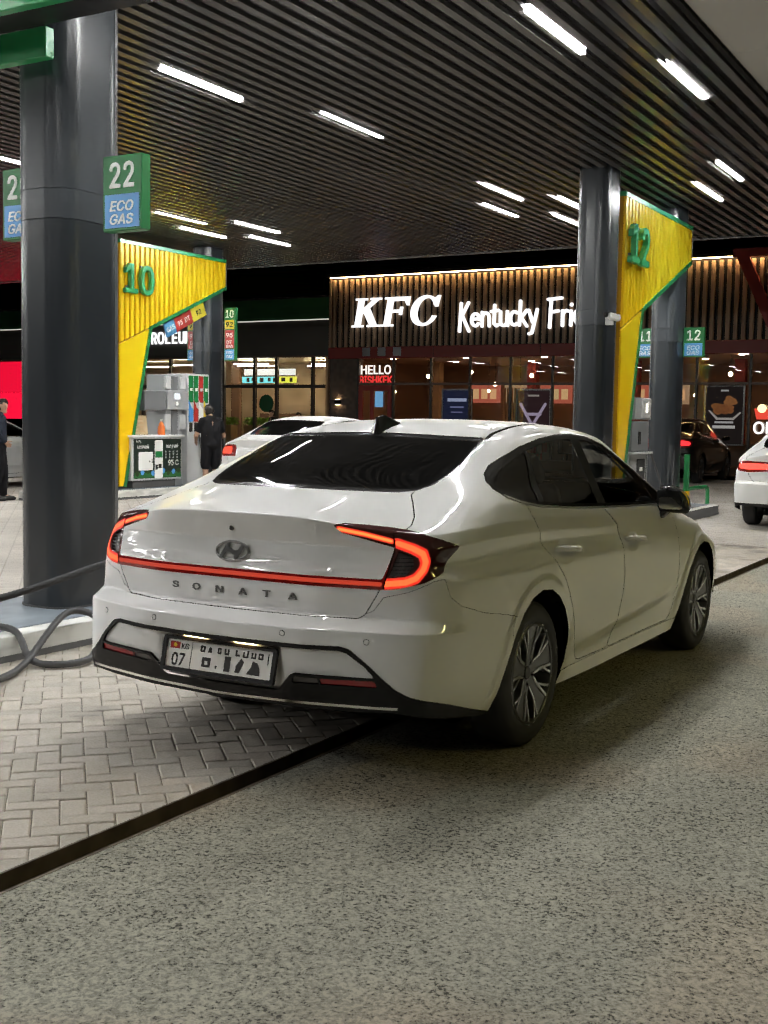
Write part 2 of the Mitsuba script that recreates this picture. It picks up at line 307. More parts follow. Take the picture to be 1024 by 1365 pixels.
row((.900,0,1.318),(.91,.31,1.313),(.94,.50,1.300),(.975,.595,1.292),(1.02,.655,1.290),(1.08,.70,1.292),(1.18,.735,1.298),(1.37,.755,1.305),(1.66,.762,1.308),(2.1,.760,1.305),(2.55,.746,1.295),(2.91,.705,1.278),(3.06,.645,1.265),(3.15,.53,1.262),(3.205,.41,1.265),(3.24,.30,1.270),(3.26,.2,1.272),(3.27,.1,1.274),(3.275,0,1.275))
row((1.245,0,1.425),(1.25,.29,1.421),(1.27,.48,1.412),(1.295,.575,1.405),(1.33,.615,1.402),(1.38,.645,1.402),(1.46,.668,1.408),(1.58,.685,1.418),(1.78,.695,1.428),(2.1,.695,1.430),(2.38,.685,1.420),(2.60,.66,1.405),(2.70,.61,1.400),(2.76,.51,1.405),(2.80,.40,1.410),(2.83,.30,1.415),(2.85,.2,1.418),(2.86,.1,1.42),(2.865,0,1.421))
row((1.48,0,1.475),(1.485,.25,1.470),(1.50,.40,1.462),(1.52,.475,1.454),(1.545,.51,1.450),(1.58,.535,1.450),(1.64,.555,1.456),(1.73,.568,1.463),(1.86,.575,1.470),(2.08,.575,1.472),(2.28,.565,1.465),(2.42,.54,1.456),(2.49,.49,1.454),(2.53,.40,1.457),(2.555,.31,1.461),(2.57,.23,1.464),(2.58,.15,1.466),(2.585,.08,1.467),(2.587,0,1.468))
row((1.66,0,1.492),(1.663,.16,1.490),(1.67,.25,1.487),(1.68,.29,1.485),(1.695,.315,1.483),(1.715,.33,1.483),(1.75,.345,1.484),(1.80,.355,1.487),(1.89,.36,1.490),(2.05,.36,1.491),(2.19,.35,1.488),(2.29,.33,1.485),(2.33,.30,1.483),(2.36,.25,1.484),(2.375,.19,1.486),(2.385,.14,1.488),(2.39,.09,1.489),(2.395,.05,1.489),(2.397,0,1.490))
row((1.75,0,1.497),(1.751,.001,1.497),(1.755,.001,1.497),(1.76,.001,1.497),(1.77,.001,1.497),(1.78,.001,1.497),(1.80,.001,1.497),(1.84,.001,1.498),(1.91,.001,1.498),(2.03,.001,1.498),(2.12,.001,1.497),(2.20,.001,1.496),(2.23,.001,1.496),(2.25,.001,1.496),(2.265,.001,1.495),(2.27,.001,1.495),(2.28,.001,1.495),(2.285,.001,1.495),(2.29,0,1.495))
NET = np.array(NET, float)
MIR = np.array([1, -1, 1.])
CREASE = {3: .009, 4: .016, 7: .011, 8: .012}
def curve(Pt, ns, g0=None, g1=None):
    Q = [Pt]; k0 = 0
    if g0 is not None: Q = [g0] + Q; k0 = len(g0)
    if g1 is not None: Q = Q + [g1]
    Q = np.vstack(Q); d = np.maximum(np.linalg.norm(np.diff(Q, axis=0), axis=1), 1e-5); t = np.r_[0, np.cumsum(d)]
    f = Akima1DInterpolator(t, Q, method='makima')
    s = [np.linspace(t[k0 + k], t[k0 + k + 1], ns[k], endpoint=False) for k in range(len(Pt) - 1)] + [[t[k0 + len(Pt) - 1]]]
    return f(np.concatenate(s))
def body_grid(res, passes=3):
    rows = []
    for r in range(len(NET)):
        if r in CREASE:
            e = CREASE[r]; a = NET[r - 1] - NET[r]; b = NET[r + 1] - NET[r]
            a = a * np.minimum(e / np.linalg.norm(a, axis=1, keepdims=True), .3); b = b * np.minimum(e / np.linalg.norm(b, axis=1, keepdims=True), .3)
            rows += [NET[r] + a, NET[r] + .1 * a + .1 * b, NET[r] + b]
        else: rows.append(NET[r])
    Pn = np.array(rows); seg = np.linalg.norm(np.diff(Pn, axis=0), axis=2).max(1); ns = np.maximum(2, np.ceil(seg / res)).astype(int)
    A = np.array([curve(Pn[:, c], ns, None, Pn[-2:-4:-1, c] * MIR) for c in range(Pn.shape[1])]).transpose(1, 0, 2)
    seg = np.linalg.norm(np.diff(A, axis=1), axis=2).max(0); rr = np.where(np.arange(Pn.shape[1] - 1) < 6, res * .75, res * 1.5)
    nc = np.maximum(2, np.ceil(seg / rr)).astype(int)
    G = np.array([curve(A[m], nc, A[m][2:0:-1] * MIR, A[m][-2:-4:-1] * MIR) for m in range(len(A))])
    G[-1, :, 1] = 0; G[:, 0, 1] = 0; G[:, -1, 1] = 0
    for _ in range(passes):
        H = G.copy(); H[1:-1, 1:-1] = .5 * G[1:-1, 1:-1] + .125 * (G[:-2, 1:-1] + G[2:, 1:-1] + G[1:-1, :-2] + G[1:-1, 2:])
        for a, b in ((0, 1), (-1, -2)): H[:, a, 0] = .5 * G[:, a, 0] + .5 * G[:, b, 0]; H[:, a, 2] = .5 * G[:, a, 2] + .5 * G[:, b, 2]
        G = H
    m = np.clip((G[..., 2:] - 1.15) / .05, 0, 1)
    for _ in range(60 if res < .02 else 15):
        H = G.copy(); H[1:-1, 1:-1] = .5 * G[1:-1, 1:-1] + .125 * (G[:-2, 1:-1] + G[2:, 1:-1] + G[1:-1, :-2] + G[1:-1, 2:])
        H[1:-1, 0] = .5 * G[1:-1, 0] + .125 * (G[:-2, 0] + G[2:, 0] + G[1:-1, 1] * [2, 0, 2]); H[1:-1, -1] = .5 * G[1:-1, -1] + .125 * (G[:-2, -1] + G[2:, -1] + G[1:-1, -2] * [2, 0, 2])
        H[-1, :, 1] = 0; G = G + m * (H - G)
    return G
def sdf(q, poly, closed=True):
    """signed distance (inside negative) of points q (n,2) to a closed polygon, or the distance to an open line."""
    p = np.asarray(poly, float); a, b = (p, np.roll(p, -1, 0)) if closed else (p[:-1], p[1:])
    best = np.full(len(q), 1e9); inside = np.zeros(len(q), bool)
    for (x0, y0), (x1, y1) in zip(a, b):
        dx, dy = x1 - x0, y1 - y0; L = dx * dx + dy * dy + 1e-15
        t = np.clip(((q[:, 0] - x0) * dx + (q[:, 1] - y0) * dy) / L, 0, 1)
        best = np.minimum(best, (q[:, 0] - x0 - t * dx) ** 2 + (q[:, 1] - y0 - t * dy) ** 2)
        if closed:
            c = ((y0 > q[:, 1]) != (y1 > q[:, 1])); inside ^= c & (q[:, 0] < dx * (q[:, 1] - y0) / (dy if abs(dy) > 1e-12 else 1e-12) + x0)
    d = np.sqrt(best); return np.where(inside, -d, d) if closed else d
def rounded(poly, n=6, r=.25):
    """a closed polygon with its corners cut into short curves (fraction r of the shorter side)."""
    p = np.asarray(poly, float); out = []
    for i in range(len(p)):
        a, b, c = p[i - 1], p[i], p[(i + 1) % len(p)]; la, lc = np.linalg.norm(a - b), np.linalg.norm(c - b); e = min(la, lc) * r
        s, t = b + (a - b) / la * e, b + (c - b) / lc * e
        for k in np.linspace(0, 1, n): out.append((1 - k) ** 2 * s + 2 * k * (1 - k) * b + k * k * t)
    return np.array(out)
class Patch:
    """triangles with per-vertex columns: 0-2 position (X, half width, z), 3-5 normal, 6 girth round the car, 7 girth up the car."""
    def __init__(s, D, F): s.D, s.F = D, F
    def cut(s, f):
        D, F = s.D, s.F; neg = f < 0; c = neg[F].sum(1)
        out = {True: [F[c == 3]], False: [F[c == 0]]}; new = []; base = len(D)
        for side, m in ((True, c == 1), (False, c == 2)):
            T = F[m]
            if not len(T): continue
            lone = neg[T] if side else ~neg[T]; k = lone.argmax(1); i = np.arange(len(T)); p, q, r = T[i, k], T[i, (k + 1) % 3], T[i, (k + 2) % 3]
            tq = (f[p] / (f[p] - f[q] + 1e-30))[:, None]; tr = (f[p] / (f[p] - f[r] + 1e-30))[:, None]
            a = base + np.arange(len(T)); b = a + len(T); base += 2 * len(T)
            new += [D[p] + tq * (D[q] - D[p]), D[p] + tr * (D[r] - D[p])]
            out[side].append(np.stack([p, a, b], 1)); out[not side] += [np.stack([a, q, r], 1), np.stack([a, r, b], 1)]
        D2 = np.vstack([D] + new)
        return Patch(D2, np.vstack(out[True])).tidy(), Patch(D2, np.vstack(out[False])).tidy()
    def tidy(s):
        u, inv = np.unique(s.F, return_inverse=True); return Patch(s.D[u], inv.reshape(-1, 3))
    def push(s, depth):
        D = s.D.copy(); D[:, :3] += D[:, 3:6] * np.reshape(depth, (-1, 1)) if np.ndim(depth) else D[:, 3:6] * depth; return Patch(D, s.F)
    X = property(lambda s: s.D[:, 0]); y = property(lambda s: s.D[:, 1]); z = property(lambda s: s.D[:, 2]); w = property(lambda s: s.D[:, 6]); g = property(lambda s: s.D[:, 7])
    xz = property(lambda s: s.D[:, [0, 2]]); yz = property(lambda s: s.D[:, [1, 2]]); wz = property(lambda s: s.D[:, [6, 2]]); yg = property(lambda s: s.D[:, [1, 7]])
def join(ps):
    ps = [p for p in ps if len(p.F)]; at = np.cumsum([0] + [len(p.D) for p in ps])
    return Patch(np.vstack([p.D for p in ps]), np.vstack([p.F + a for p, a in zip(ps, at)]))
REAR_ARCH = [(.70, .10), (.70, .254), (.755, .345), (.81, .45), (.87, .56), (.945, .645), (1.04, .702), (1.155, .727), (1.27, .715), (1.37, .672), (1.455, .60), (1.515, .51), (1.545, .42), (1.54, .34), (1.50, .27), (1.455, .225), (1.44, .10)]
FRONT_ARCH = [(3.385, .10), (3.385, .225), (3.44, .32), (3.53, .465), (3.62, .58), (3.72, .66), (3.83, .71), (3.955, .726), (4.08, .705), (4.17, .655), (4.24, .58), (4.285, .49), (4.30, .40), (4.30, .20), (4.30, .10)]
DLO = [(.915, 1.188), (.928, 1.222), (.975, 1.252), (1.065, 1.288), (1.20, 1.325), (1.40, 1.372), (1.632, 1.408), (1.864, 1.427), (2.086, 1.430), (2.28, 1.418), (2.555, 1.370), (2.80, 1.302), (3.05, 1.208), (3.25, 1.115), (3.42, 1.030), (3.44, 1.000), (3.40, .997), (3.111, 1.006), (2.562, 1.025), (2.131, 1.043), (1.686, 1.064), (1.275, 1.094), (1.084, 1.121), (.972, 1.150)]
RW = [(-.3, 1.180), (0, 1.180), (.40, 1.177), (.50, 1.176), (.555, 1.184), (.592, 1.206), (.612, 1.245), (.613, 1.30), (.598, 1.35), (.578, 1.398), (.555, 1.410), (.45, 1.414), (.261, 1.421), (0, 1.427), (-.3, 1.427)]
WS = [(-.3, 1.10), (.45, 1.105), (.58, 1.12), (.632, 1.15), (.60, 1.26), (.565, 1.38), (.52, 1.405), (.3, 1.415), (0, 1.421), (-.3, 1.421)]
LAMP = [(.485, 1.066), (.52, 1.074), (.60, 1.068), (.706, 1.058), (.783, 1.048), (.842, 1.038), (.907, 1.020), (1.02, .983), (.985, .935), (.949, .886), (.858, .850), (.748, .825), (.678, .820), (-.2, .826), (-.2, .863), (.69, .860), (.702, .899), (.721, .984), (.623, 1.010), (.52, 1.036)]
C_UP = [(.508, 1.052), (.61, 1.034), (.712, 1.009)]
C_OUT = [(.738, 1.000), (.795, .981), (.835, .962), (.851, .930), (.846, .900), (.824, .868), (.785, .852), (.703, .843)]
BAR = [(-.2, .845), (.685, .842)]
CELL = [(.738, .970), (.798, .953), (.806, .915), (.782, .878), (.712, .872)]
LID = [(-.3, .427), (.535, .421), (.590, .418), (.615, .432), (.657, .495), (.672, .52), (.695, .60), (.712, .69), (.722, .77), (.716, .84), (.682, .955), (.623, 1.103), (.56, 1.26), (.545, 1.36), (-.3, 1.40)]
LAMPLID = [(.690, .5), (.722, 1.2)]
BUMPER = [(-.3, .710), (.60, .708), (.66, .735), (.70, .79), (.80, .815), (.90, .855), (.955, .862), (.975, .815), (.992, .785), (1.058, .746), (1.253, .694), (1.50, .655), (1.60, .64), (1.60, 0), (-.3, 0)]
SURR = [(-.3, .597), (.405, .599), (.575, .602), (.610, .594), (.632, .579), (.693, .531), (.744, .482), (.793, .441), (.844, .415), (.90, .398), (1.073, .352), (1.298, .286), (1.44, .25), (1.5, .1), (-.3, .1)]
PANEL = [(-.3, .579), (.405, .583), (.565, .585), (.600, .578), (.623, .564), (.676, .526), (.712, .486), (.70, .482), (.583, .480), (.372, .479), (.355, .470), (.295, .405), (.280, .398), (-.3, .392)]
REFL = [(.481, .467), (.712, .473), (.722, .447), (.488, .443)]
REVL = [(.372, .466), (.474, .467), (.480, .443), (.360, .440)]
RDOOR = [(1.10, 1.25), (1.11, 1.13), (1.135, 1.08), (1.184, .99), (1.267, .902), (1.36, .825), (1.452, .756), (1.53, .67), (1.596, .574), (1.65, .46), (1.707, .342), (1.73, .305), (1.78, .298), (2.17, .292), (2.20, .30), (2.234, .334), (2.274, .396), (2.33, .48), (2.36, .56), (2.364, .63), (2.356, .70), (2.326, .814), (2.253, .952), (2.143, 1.028), (2.10, 1.08), (2.1, 1.25)]
FDOOR = [(2.115, 1.06), (2.151, 1.028), (2.261, .952), (2.334, .814), (2.364, .70), (2.372, .63), (2.368, .56), (2.338, .48), (2.282, .396), (2.242, .334), (2.208, .30), (2.25, .292), (3.25, .295), (3.30, .31), (3.35, .36), (3.40, .46), (3.415, .60), (3.40, .80), (3.36, .93), (3.31, 1.02), (3.2, 1.06)]
HOOD = [(3.68, -.3), (3.68, .52), (3.72, .63), (3.80, .70), (4.0, .72), (4.25, .67), (4.45, .58), (4.6, .42), (4.66, -.3)]
DITCH = [(1.275, .585), (1.42, .556), (1.556, .540), (1.75, .536), (2.1, .534), (2.45, .515), (2.62, .49)]
def make_patch(res):
    G = body_grid(res); M, N = G.shape[:2]
    w = np.concatenate([np.zeros((M, 1)), np.cumsum(np.linalg.norm(np.diff(G, axis=1), axis=2), 1)], 1)
    g = np.concatenate([np.zeros((1, N)), np.cumsum(np.linalg.norm(np.diff(G, axis=0), axis=2), 0)], 0)
    I, J = np.meshgrid(np.arange(M - 1), np.arange(N - 1), indexing='ij'); a = (I * N + J).ravel(); b, c, d = a + 1, a + N, a + N + 1
    F = np.vstack([np.stack([a, b, d], 1), np.stack([a, d, c], 1)])
    V = G.reshape(-1, 3)
    # wheel arches: a flat lip standing a little proud of the side
    lip = np.minimum(sdf(V[:, [0, 2]], REAR_ARCH), sdf(V[:, [0, 2]], FRONT_ARCH))
    k = np.clip((.075 - lip) / .03, 0, 1) * (V[:, 1] > .7) * np.clip((V[:, 2] - .24) / .1, 0, 1); V[:, 1] += .010 * k * k * (3 - 2 * k)
    # door crease low on the side
    k = np.exp(-((V[:, 2] - (.43 + .05 * (V[:, 0] - 2.4))) / .035) ** 2) * np.clip((V[:, 0] - 1.62) / .2, 0, 1) * np.clip((3.35 - V[:, 0]) / .2, 0, 1) * (V[:, 1] > .8); V[:, 1] += .010 * k
    for hx, hz in ((1.49, .868), (2.50, .838)) if res < .013 else ():
        k = np.clip(1 - ((V[:, 0] - hx) / .105) ** 2 - ((V[:, 2] - hz) / .052) ** 2, 0, 1); V[:, 1] -= .022 * k * (V[:, 1] > .8)
    def norms():
        n = np.zeros_like(V); fn = np.cross(V[F[:, 1]] - V[F[:, 0]], V[F[:, 2]] - V[F[:, 0]])
        for i in range(3): np.add.at(n, F[:, i], fn)
        Ng = n.reshape(M, N, 3)
        for e in (0, -1): Ng[:, e, 1] = 0
        Ng[-1] = [0, 0, 1]
        n = Ng.reshape(-1, 3); return n / (np.linalg.norm(n, axis=1, keepdims=True) + 1e-20)
    n = norms(); out = (n * (V - [2.4, 0, .8])).sum(1)
    if np.median(np.sign(out)) < 0: F = F[:, ::-1]; n = -n
    return Patch(np.column_stack([V, n, w.ravel(), g.ravel()]), F)
class Car:
    def __init__(s, label, name, x, y, rot=0., sc=(1, 1, 1), paint='white_paint'):
        s.key = thing(name, label, 'car'); s.paint = paint
        c, q = math.cos(rot), math.sin(rot); s.M = np.array([[c, -q, 0, x], [q, c, 0, y], [0, 0, 1, 0], [0, 0, 0, 1.]]) @ np.diag([*sc, 1.])
        s.Nm = np.linalg.inv(s.M[:3, :3]).T
    def patch(s, name, p, m, parent=None, sides=(1, -1), split=False, label=None, flip=False, **kw):
        """puts a patch of the half body as one part (both sides joined) or, with split, as one part per side."""
        made = []
        if not len(p.F): return None
        Vs, Ns, Fs, at = [], [], [], 0
        for sd in sides:                       # half width is to the right (-y) for sd = -1
            V = p.D[:, :3] * [1, sd, 1]; N_ = p.D[:, 3:6] * [1, sd, 1]; F = p.F if sd == 1 else p.F[:, ::-1]
            V = V @ s.M[:3, :3].T + s.M[:3, 3]; N_ = N_ @ s.Nm.T; N_ /= np.linalg.norm(N_, axis=1, keepdims=True) + 1e-20
            if split: made.append(put(name, (V, F), m, parent or s.key, normals=N_, label=label, **kw)); continue
            Vs.append(V); Ns.append(N_); Fs.append(F + at); at += len(V)
        if not split: made.append(put(name, (np.vstack(Vs), np.vstack(Fs)), m, parent or s.key, normals=np.vstack(Ns), label=label, **kw))
        return made if split else made[0]
    def part(s, name, mesh, m, parent=None, smooth=False, label=None, **kw):
        return put(name, place(mesh, s.M), m, parent or s.key, smooth=smooth, label=label, **kw)
def wheel_meshes(R=.335, rim=.238):
    tyre = lathe([(rim, -.215), (rim + .02, -.222), (R - .03, -.215), (R - .006, -.195), (R, -.17), (R, -.05), (R - .006, -.026), (R - .026, -.008), (R - .055, .001), (rim + .022, .000), (rim + .006, -.006), (rim - .004, -.012)], 64)
    barrel = lathe([(rim - .002, -.010), (rim - .010, -.004), (rim - .016, -.008), (rim - .022, -.03), (rim - .03, -.20), (rim - .0, -.215)], 64)
    sp, face = [], []
    r1 = rim - .012
    for k in range(5):
        a = 72 * k + 90
        bars = [sg.Polygon([(.030, -.020), (.06, -.026), (.12, -.030), (r1, -.058), (r1 + .003, .058), (.12, .030), (.06, .026), (.030, .020)])]
        fork = [sg.Polygon([(.055, g_ * .026), (.12, g_ * .030), (r1 - .002, g_ * .058), (r1 - .004, g_ * .072), (.12, g_ * .042), (.055, g_ * .036)]) for g_ in (-1, 1)] + [sg.Polygon([(.105, .040), (.118, .041), (r1 - .008, .118), (r1 - .018, .130)]), sg.Polygon([(.135, -.044), (.148, -.045), (r1 - .006, -.108), (r1 - .014, -.120)])]
        sp.append([sa.rotate(x, a, origin=(0, 0)) for x in bars]); face.append([sa.rotate(x, a, origin=(0, 0)) for x in fork])
    def dish(poly, h, lift):
        m = extrude(poly.segmentize(.02), h); V = m.vertices.copy(); r = np.hypot(V[:, 0], V[:, 1]); d = -.030 * np.clip(1 - r / r1, 0, 1) ** 1.3 - .016 + lift
        return trimesh.Trimesh(np.column_stack([V[:, 0], V[:, 2] - h + d, V[:, 1]]), m.faces[:, ::-1], process=False)
    spokes = [cat([dish(b, .030, .004) for b in bs]) for bs in sp]
    webs = [cat([dish(b, .034, .0075) for b in bs]) for bs in face]
    hub = cat([lathe([(.0, -.030), (.026, -.030), (.030, -.034), (.034, -.05), (.07, -.052), (.07, -.09)], 32)])
    disc = lathe([(.06, -.085), (.150, -.085), (.150, -.105), (.06, -.105)], 40)
    return tyre, barrel, spokes, webs, hub, disc
WHEEL = wheel_meshes()
def add_wheels(car, xs, ys=.915, full=True, R=.335):
    for X in xs:
        for sd in (-1, 1):
            M = np.eye(4); M[:3, 3] = (X, sd * ys, R)
            if sd == -1: M[:3, :3] = np.diag([1, -1, 1.])
            if R != .335: M[:3, :3] = M[:3, :3] * (R / .335)
            pl = lambda m: (lambda q: (q.invert(), q)[1] if sd == -1 else q)(place(m, M))
            tyre, barrel, spokes, webs, hub, disc = WHEEL
            w = car.part('wheel', pl(tyre), 'rubber', smooth=40)
            car.part('rim', pl(barrel), 'alloy', w, smooth=35)
            if full:
                for a, b in zip(spokes, webs): car.part('spoke', pl(a), 'alloy', w); car.part('spoke', pl(b), 'alloy_cut', w)
            else: car.part('spokes', cat([pl(a) for a in spokes + webs]), 'alloy', w)
            car.part('hub', pl(hub), 'alloy_dark', w, smooth=30); car.part('brake_disc', pl(disc), 'disc_steel', w, smooth=30)
def car_shell(car, res, hero=False, glass_front='tint_front', lamp=None, dark_roof=False):
    p = make_patch(res); K = .0022
    top = lambda q: (q.z > .8)
    # wheel arches
    for A in (REAR_ARCH, FRONT_ARCH):
        _, p = p.cut(np.where(p.y > .55, sdf(p.xz, A), .2))
    # glass
    ins, p = p.cut(np.where((p.w < 1.3) & (p.X < 1.9), sdf(p.yz, RW), .2)); rim, gl = ins.cut(-sdf(ins.yz, RW) - .014)
    rw = car.patch('rear_window', gl.push(-.004), 'tint_rear'); car.patch('black_border', rim.push(-.003), 'car_black', rw)
    ins, p = p.cut(np.where((p.X > 2.55) & (p.y < .75), sdf(p.yz, WS), .2)); rim, gl = ins.cut(-sdf(ins.yz, WS) - .03)
    ws = car.patch('windshield', gl.push(-.004), 'tint_front'); car.patch('black_border', rim.push(-.003), 'car_black', ws)
    ins, p = p.cut(np.where((p.y > .55) & (p.X > .8), sdf(p.xz, DLO), .2))
    bright, ins = ins.cut(np.maximum(-sdf(ins.xz, DLO) - .010, ins.z - (1.165 - .055 * np.clip(ins.X - 1, 0, 3))))
    trim, gl = ins.cut(-sdf(ins.xz, DLO) - .026)
    wt = car.patch('window_trim', trim.push(.001), 'car_black', split=True); car.patch('chrome_strip', bright.push(.003), 'bright_trim', split=True)
    q1 = np.array([(1.0, 1.62), (1.12, 1.62), (1.435, 1.362), (1.40, 1.36), (1.135, 1.124), (1.30, 1.10)])
    bp, gl = gl.cut(sdf(gl.xz, [(1.985, 1.5), (2.035, 1.36), (2.055, 1.246), (2.06, 1.0), (2.19, 1.0), (2.175, 1.20), (2.165, 1.32), (2.14, 1.5)]))
    car.patch('centre_pillar', bp.push(.001), 'car_satin', split=True)
    dv, gl = gl.cut(sdf(gl.xz, [(1.385, 1.5), (1.395, 1.33), (1.30, 1.20), (1.235, 1.0), (1.318, 1.0), (1.345, 1.12), (1.40, 1.25), (1.43, 1.34), (1.435, 1.5)]))
    car.patch('quarter_pillar', dv.push(.001), 'car_satin', split=True)
    qg, gl = gl.cut(gl.X - 1.36 - .35 * (gl.z - 1.2)); rg, fg = gl.cut(gl.X - 2.1)
    car.patch('quarter_window', qg.push(-.003), 'tint_rear', split=True); car.patch('rear_door_window', rg.push(-.003), 'tint_side', split=True)
    mt, fg = fg.cut(sdf(fg.xz, [(3.03, 1.3), (3.06, .9), (3.085, .9), (3.055, 1.3)])); car.patch('window_bar', mt, 'car_black', split=True)
    car.patch('front_door_window', fg.push(-.003), glass_front, split=True)
    return p
# ---------------------------------------------------------------- the white sedan in the lane
SX, SY = 3.86, 3.0
sedan = Car('glossy white fastback sedan with a full width red light bar stopped in the lane', 'white_sedan', SX, SY)
p = car_shell(sedan, .011, hero=True)
rear = p.D[(p.w < 1.0) & (p.X < .45)]
from scipy.interpolate import LinearNDInterpolator
_rx = LinearNDInterpolator(np.vstack([rear[:, 1:3], rear[:, 1:3] * [-1, 1]]), np.r_[rear[:, 0], rear[:, 0]])
def rear_x(y, z): return float(_rx(abs(y), z))
low = lambda q, m: np.where(m, q, .2)
# tail lamps and the light bar
ins, p = p.cut(low(sdf(p.wz, LAMP), (p.w < 1.3) & (p.z > .78) & (p.X < .6)))
inner, outer = ins.cut(ins.w - (.7005 + .14 * (ins.z - .86)))
gap1, outer = outer.cut(outer.w - (.7065 + .14 * (outer.z - .86)))
sedan.patch('shut_line', gap1.push(-.006), 'gap_black', split=True)
rim_, outer = outer.cut(sdf(outer.wz, C_OUT, False) - .0215); em, rim_ = rim_.cut(sdf(rim_.wz, C_OUT, False) - .0115)
cell, outer = outer.cut(sdf(outer.wz, CELL))
th = sedan.patch('tail_lamp', outer.push(.001), 'lamp_smoke', split=True, label='dark red smoked tail lamp with a glowing hook')
for i, sd in enumerate((1, -1)):
    sedan.patch('glowing_hook', em.push(.003), EM, th[i], sides=(sd,), emit=(2.4, .20, .05), weight=.4); sedan.patch('glowing_edge', rim_.push(.002), EM, th[i], sides=(sd,), emit=(.95, .030, .014), weight=.3)
    sedan.patch('reflector_cell', cell.push(-.012), 'lamp_cell', th[i], sides=(sd,))
    for k in range(6):
        zz = .882 + .0145 * k; yy = [(.712 + .14 * (zz - .86) * .3, zz), (.79, zz + .004)]
        sub, _ = cell.cut(np.abs(cell.z - zz - .05 * (cell.w - .71)) - .0028); sedan.patch('rib', sub.push(-.002), 'car_satin', th[i], sides=(sd,))
barp, up = inner.cut(inner.z - .95)
rim2, up = up.cut(sdf(up.wz, C_UP, False) - .0120); em2, rim2 = rim2.cut(sdf(rim2.wz, C_UP, False) - .0062)
em3, barp = barp.cut(sdf(barp.wz, BAR, False) - .0085)
# the black ribbed lamp top above the hook
lt = sedan.patch('lamp_tip', up.push(.001), 'lamp_smoke', split=True)
for i, sd in enumerate((1, -1)): sedan.patch('glowing_hook', em2.push(.003), EM, lt[i], sides=(sd,), emit=(2.3, .34, .07), weight=.3); sedan.patch('glowing_edge', rim2.push(.002), EM, lt[i], sides=(sd,), emit=(.95, .04, .015), weight=.2)
lb = sedan.patch('light_bar', barp.push(.002), 'lamp_red', label='thin red light bar across the boot lid')
sedan.patch('glowing_strip', em3.push(.004), EM, lb, emit=(.52, .038, .014), weight=.4)
# boot lid
K = .0018
f = low(sdf(p.yg, LID), (p.w < 1.0) & (p.X < .9) & (p.z > .6))
lid, p = p.cut(f - K); lid, gap = (lambda a: (a[0], a[1]))(lid.cut(low(sdf(lid.yg, LID), np.ones(len(lid.D), bool)) + K))
sedan.patch('boot_lid', lid, sedan.paint); sedan.patch('shut_line', gap.push(-.007), 'gap_black')
# bumper
f = low(sdf(p.wz, BUMPER), (p.X < 1.7) & (p.z < .9))
bmp, p = p.cut(f - .0009); bmp, gap = bmp.cut(sdf(bmp.wz, BUMPER) + .0009); sedan.patch('shut_line', gap.push(-.004), 'gap_black')
blk, bmp = bmp.cut(sdf(bmp.wz, SURR)); bk = sedan.patch('rear_bumper', bmp, sedan.paint)
pan, blk = blk.cut(sdf(blk.wz, PANEL))
k = np.clip((.335 - pan.w) / .06, 0, 1); k = k * k * (3 - 2 * k)
pan.D[:, 0] += .008 + .042 * k * np.clip((pan.z - .40) / .08, .25, 1) * np.clip((.585 - pan.z) / .012, 0, 1)
sedan.patch('plate_recess', pan, sedan.paint, bk)
rf, blk = blk.cut(low(sdf(blk.wz, REFL), blk.X < .3)); rl, blk = blk.cut(low(sdf(blk.wz, REVL), blk.X < .3))
chs, blk = blk.cut(low(np.abs(blk.z - .352 - .02 * blk.w) - .0055, blk.w < .80))
sr = sedan.patch('bumper_skirt', blk.push(.004), 'trim_black', bk, label='gloss black lower bumper with a thin bright strip')
sedan.patch('reflector', rf.push(-.004), 'reflector_red', split=True); sedan.patch('reversing_lamp', rl.push(-.004), 'lamp_cell', split=True); sedan.patch('chrome_strip', chs.push(.006), 'chrome')
# doors, sill, hood, roof ditch
for nm, poly in (('front_door', FDOOR), ('rear_door', RDOOR)):
    f = low(sdf(p.xz, poly), (p.y > .7) & (p.X > 1.0) & (p.X < 3.6))
    d, p = p.cut(f - K); d, gap = d.cut(sdf(d.xz, poly) + K)
    sedan.patch(nm, d, sedan.paint, split=True); sedan.patch('shut_line', gap.push(-.008), 'gap_black', split=True)
sk, p = p.cut(low(p.z - .287, (p.y > .6) & (p.X > 1.2) & (p.X < 3.6))); sedan.patch('side_skirt', sk.push(.004), sedan.paint, split=True)
f = low(sdf(p.D[:, :2], HOOD), (p.X > 3.6) & (p.z > .6)); hd, p = p.cut(f - K); hd, gap = hd.cut(sdf(hd.D[:, :2], HOOD) + K)
sedan.patch('bonnet', hd, sedan.paint); sedan.patch('shut_line', gap.push(-.008), 'gap_black')
dt, p = p.cut(low(sdf(p.D[:, :2], DITCH, False) - .009, p.z > 1.37)); sedan.patch('roof_strip', dt.push(-.004), 'car_black', split=True)
sedan.patch('body', p, sedan.paint)
add_wheels(sedan, (1.155, 3.955))
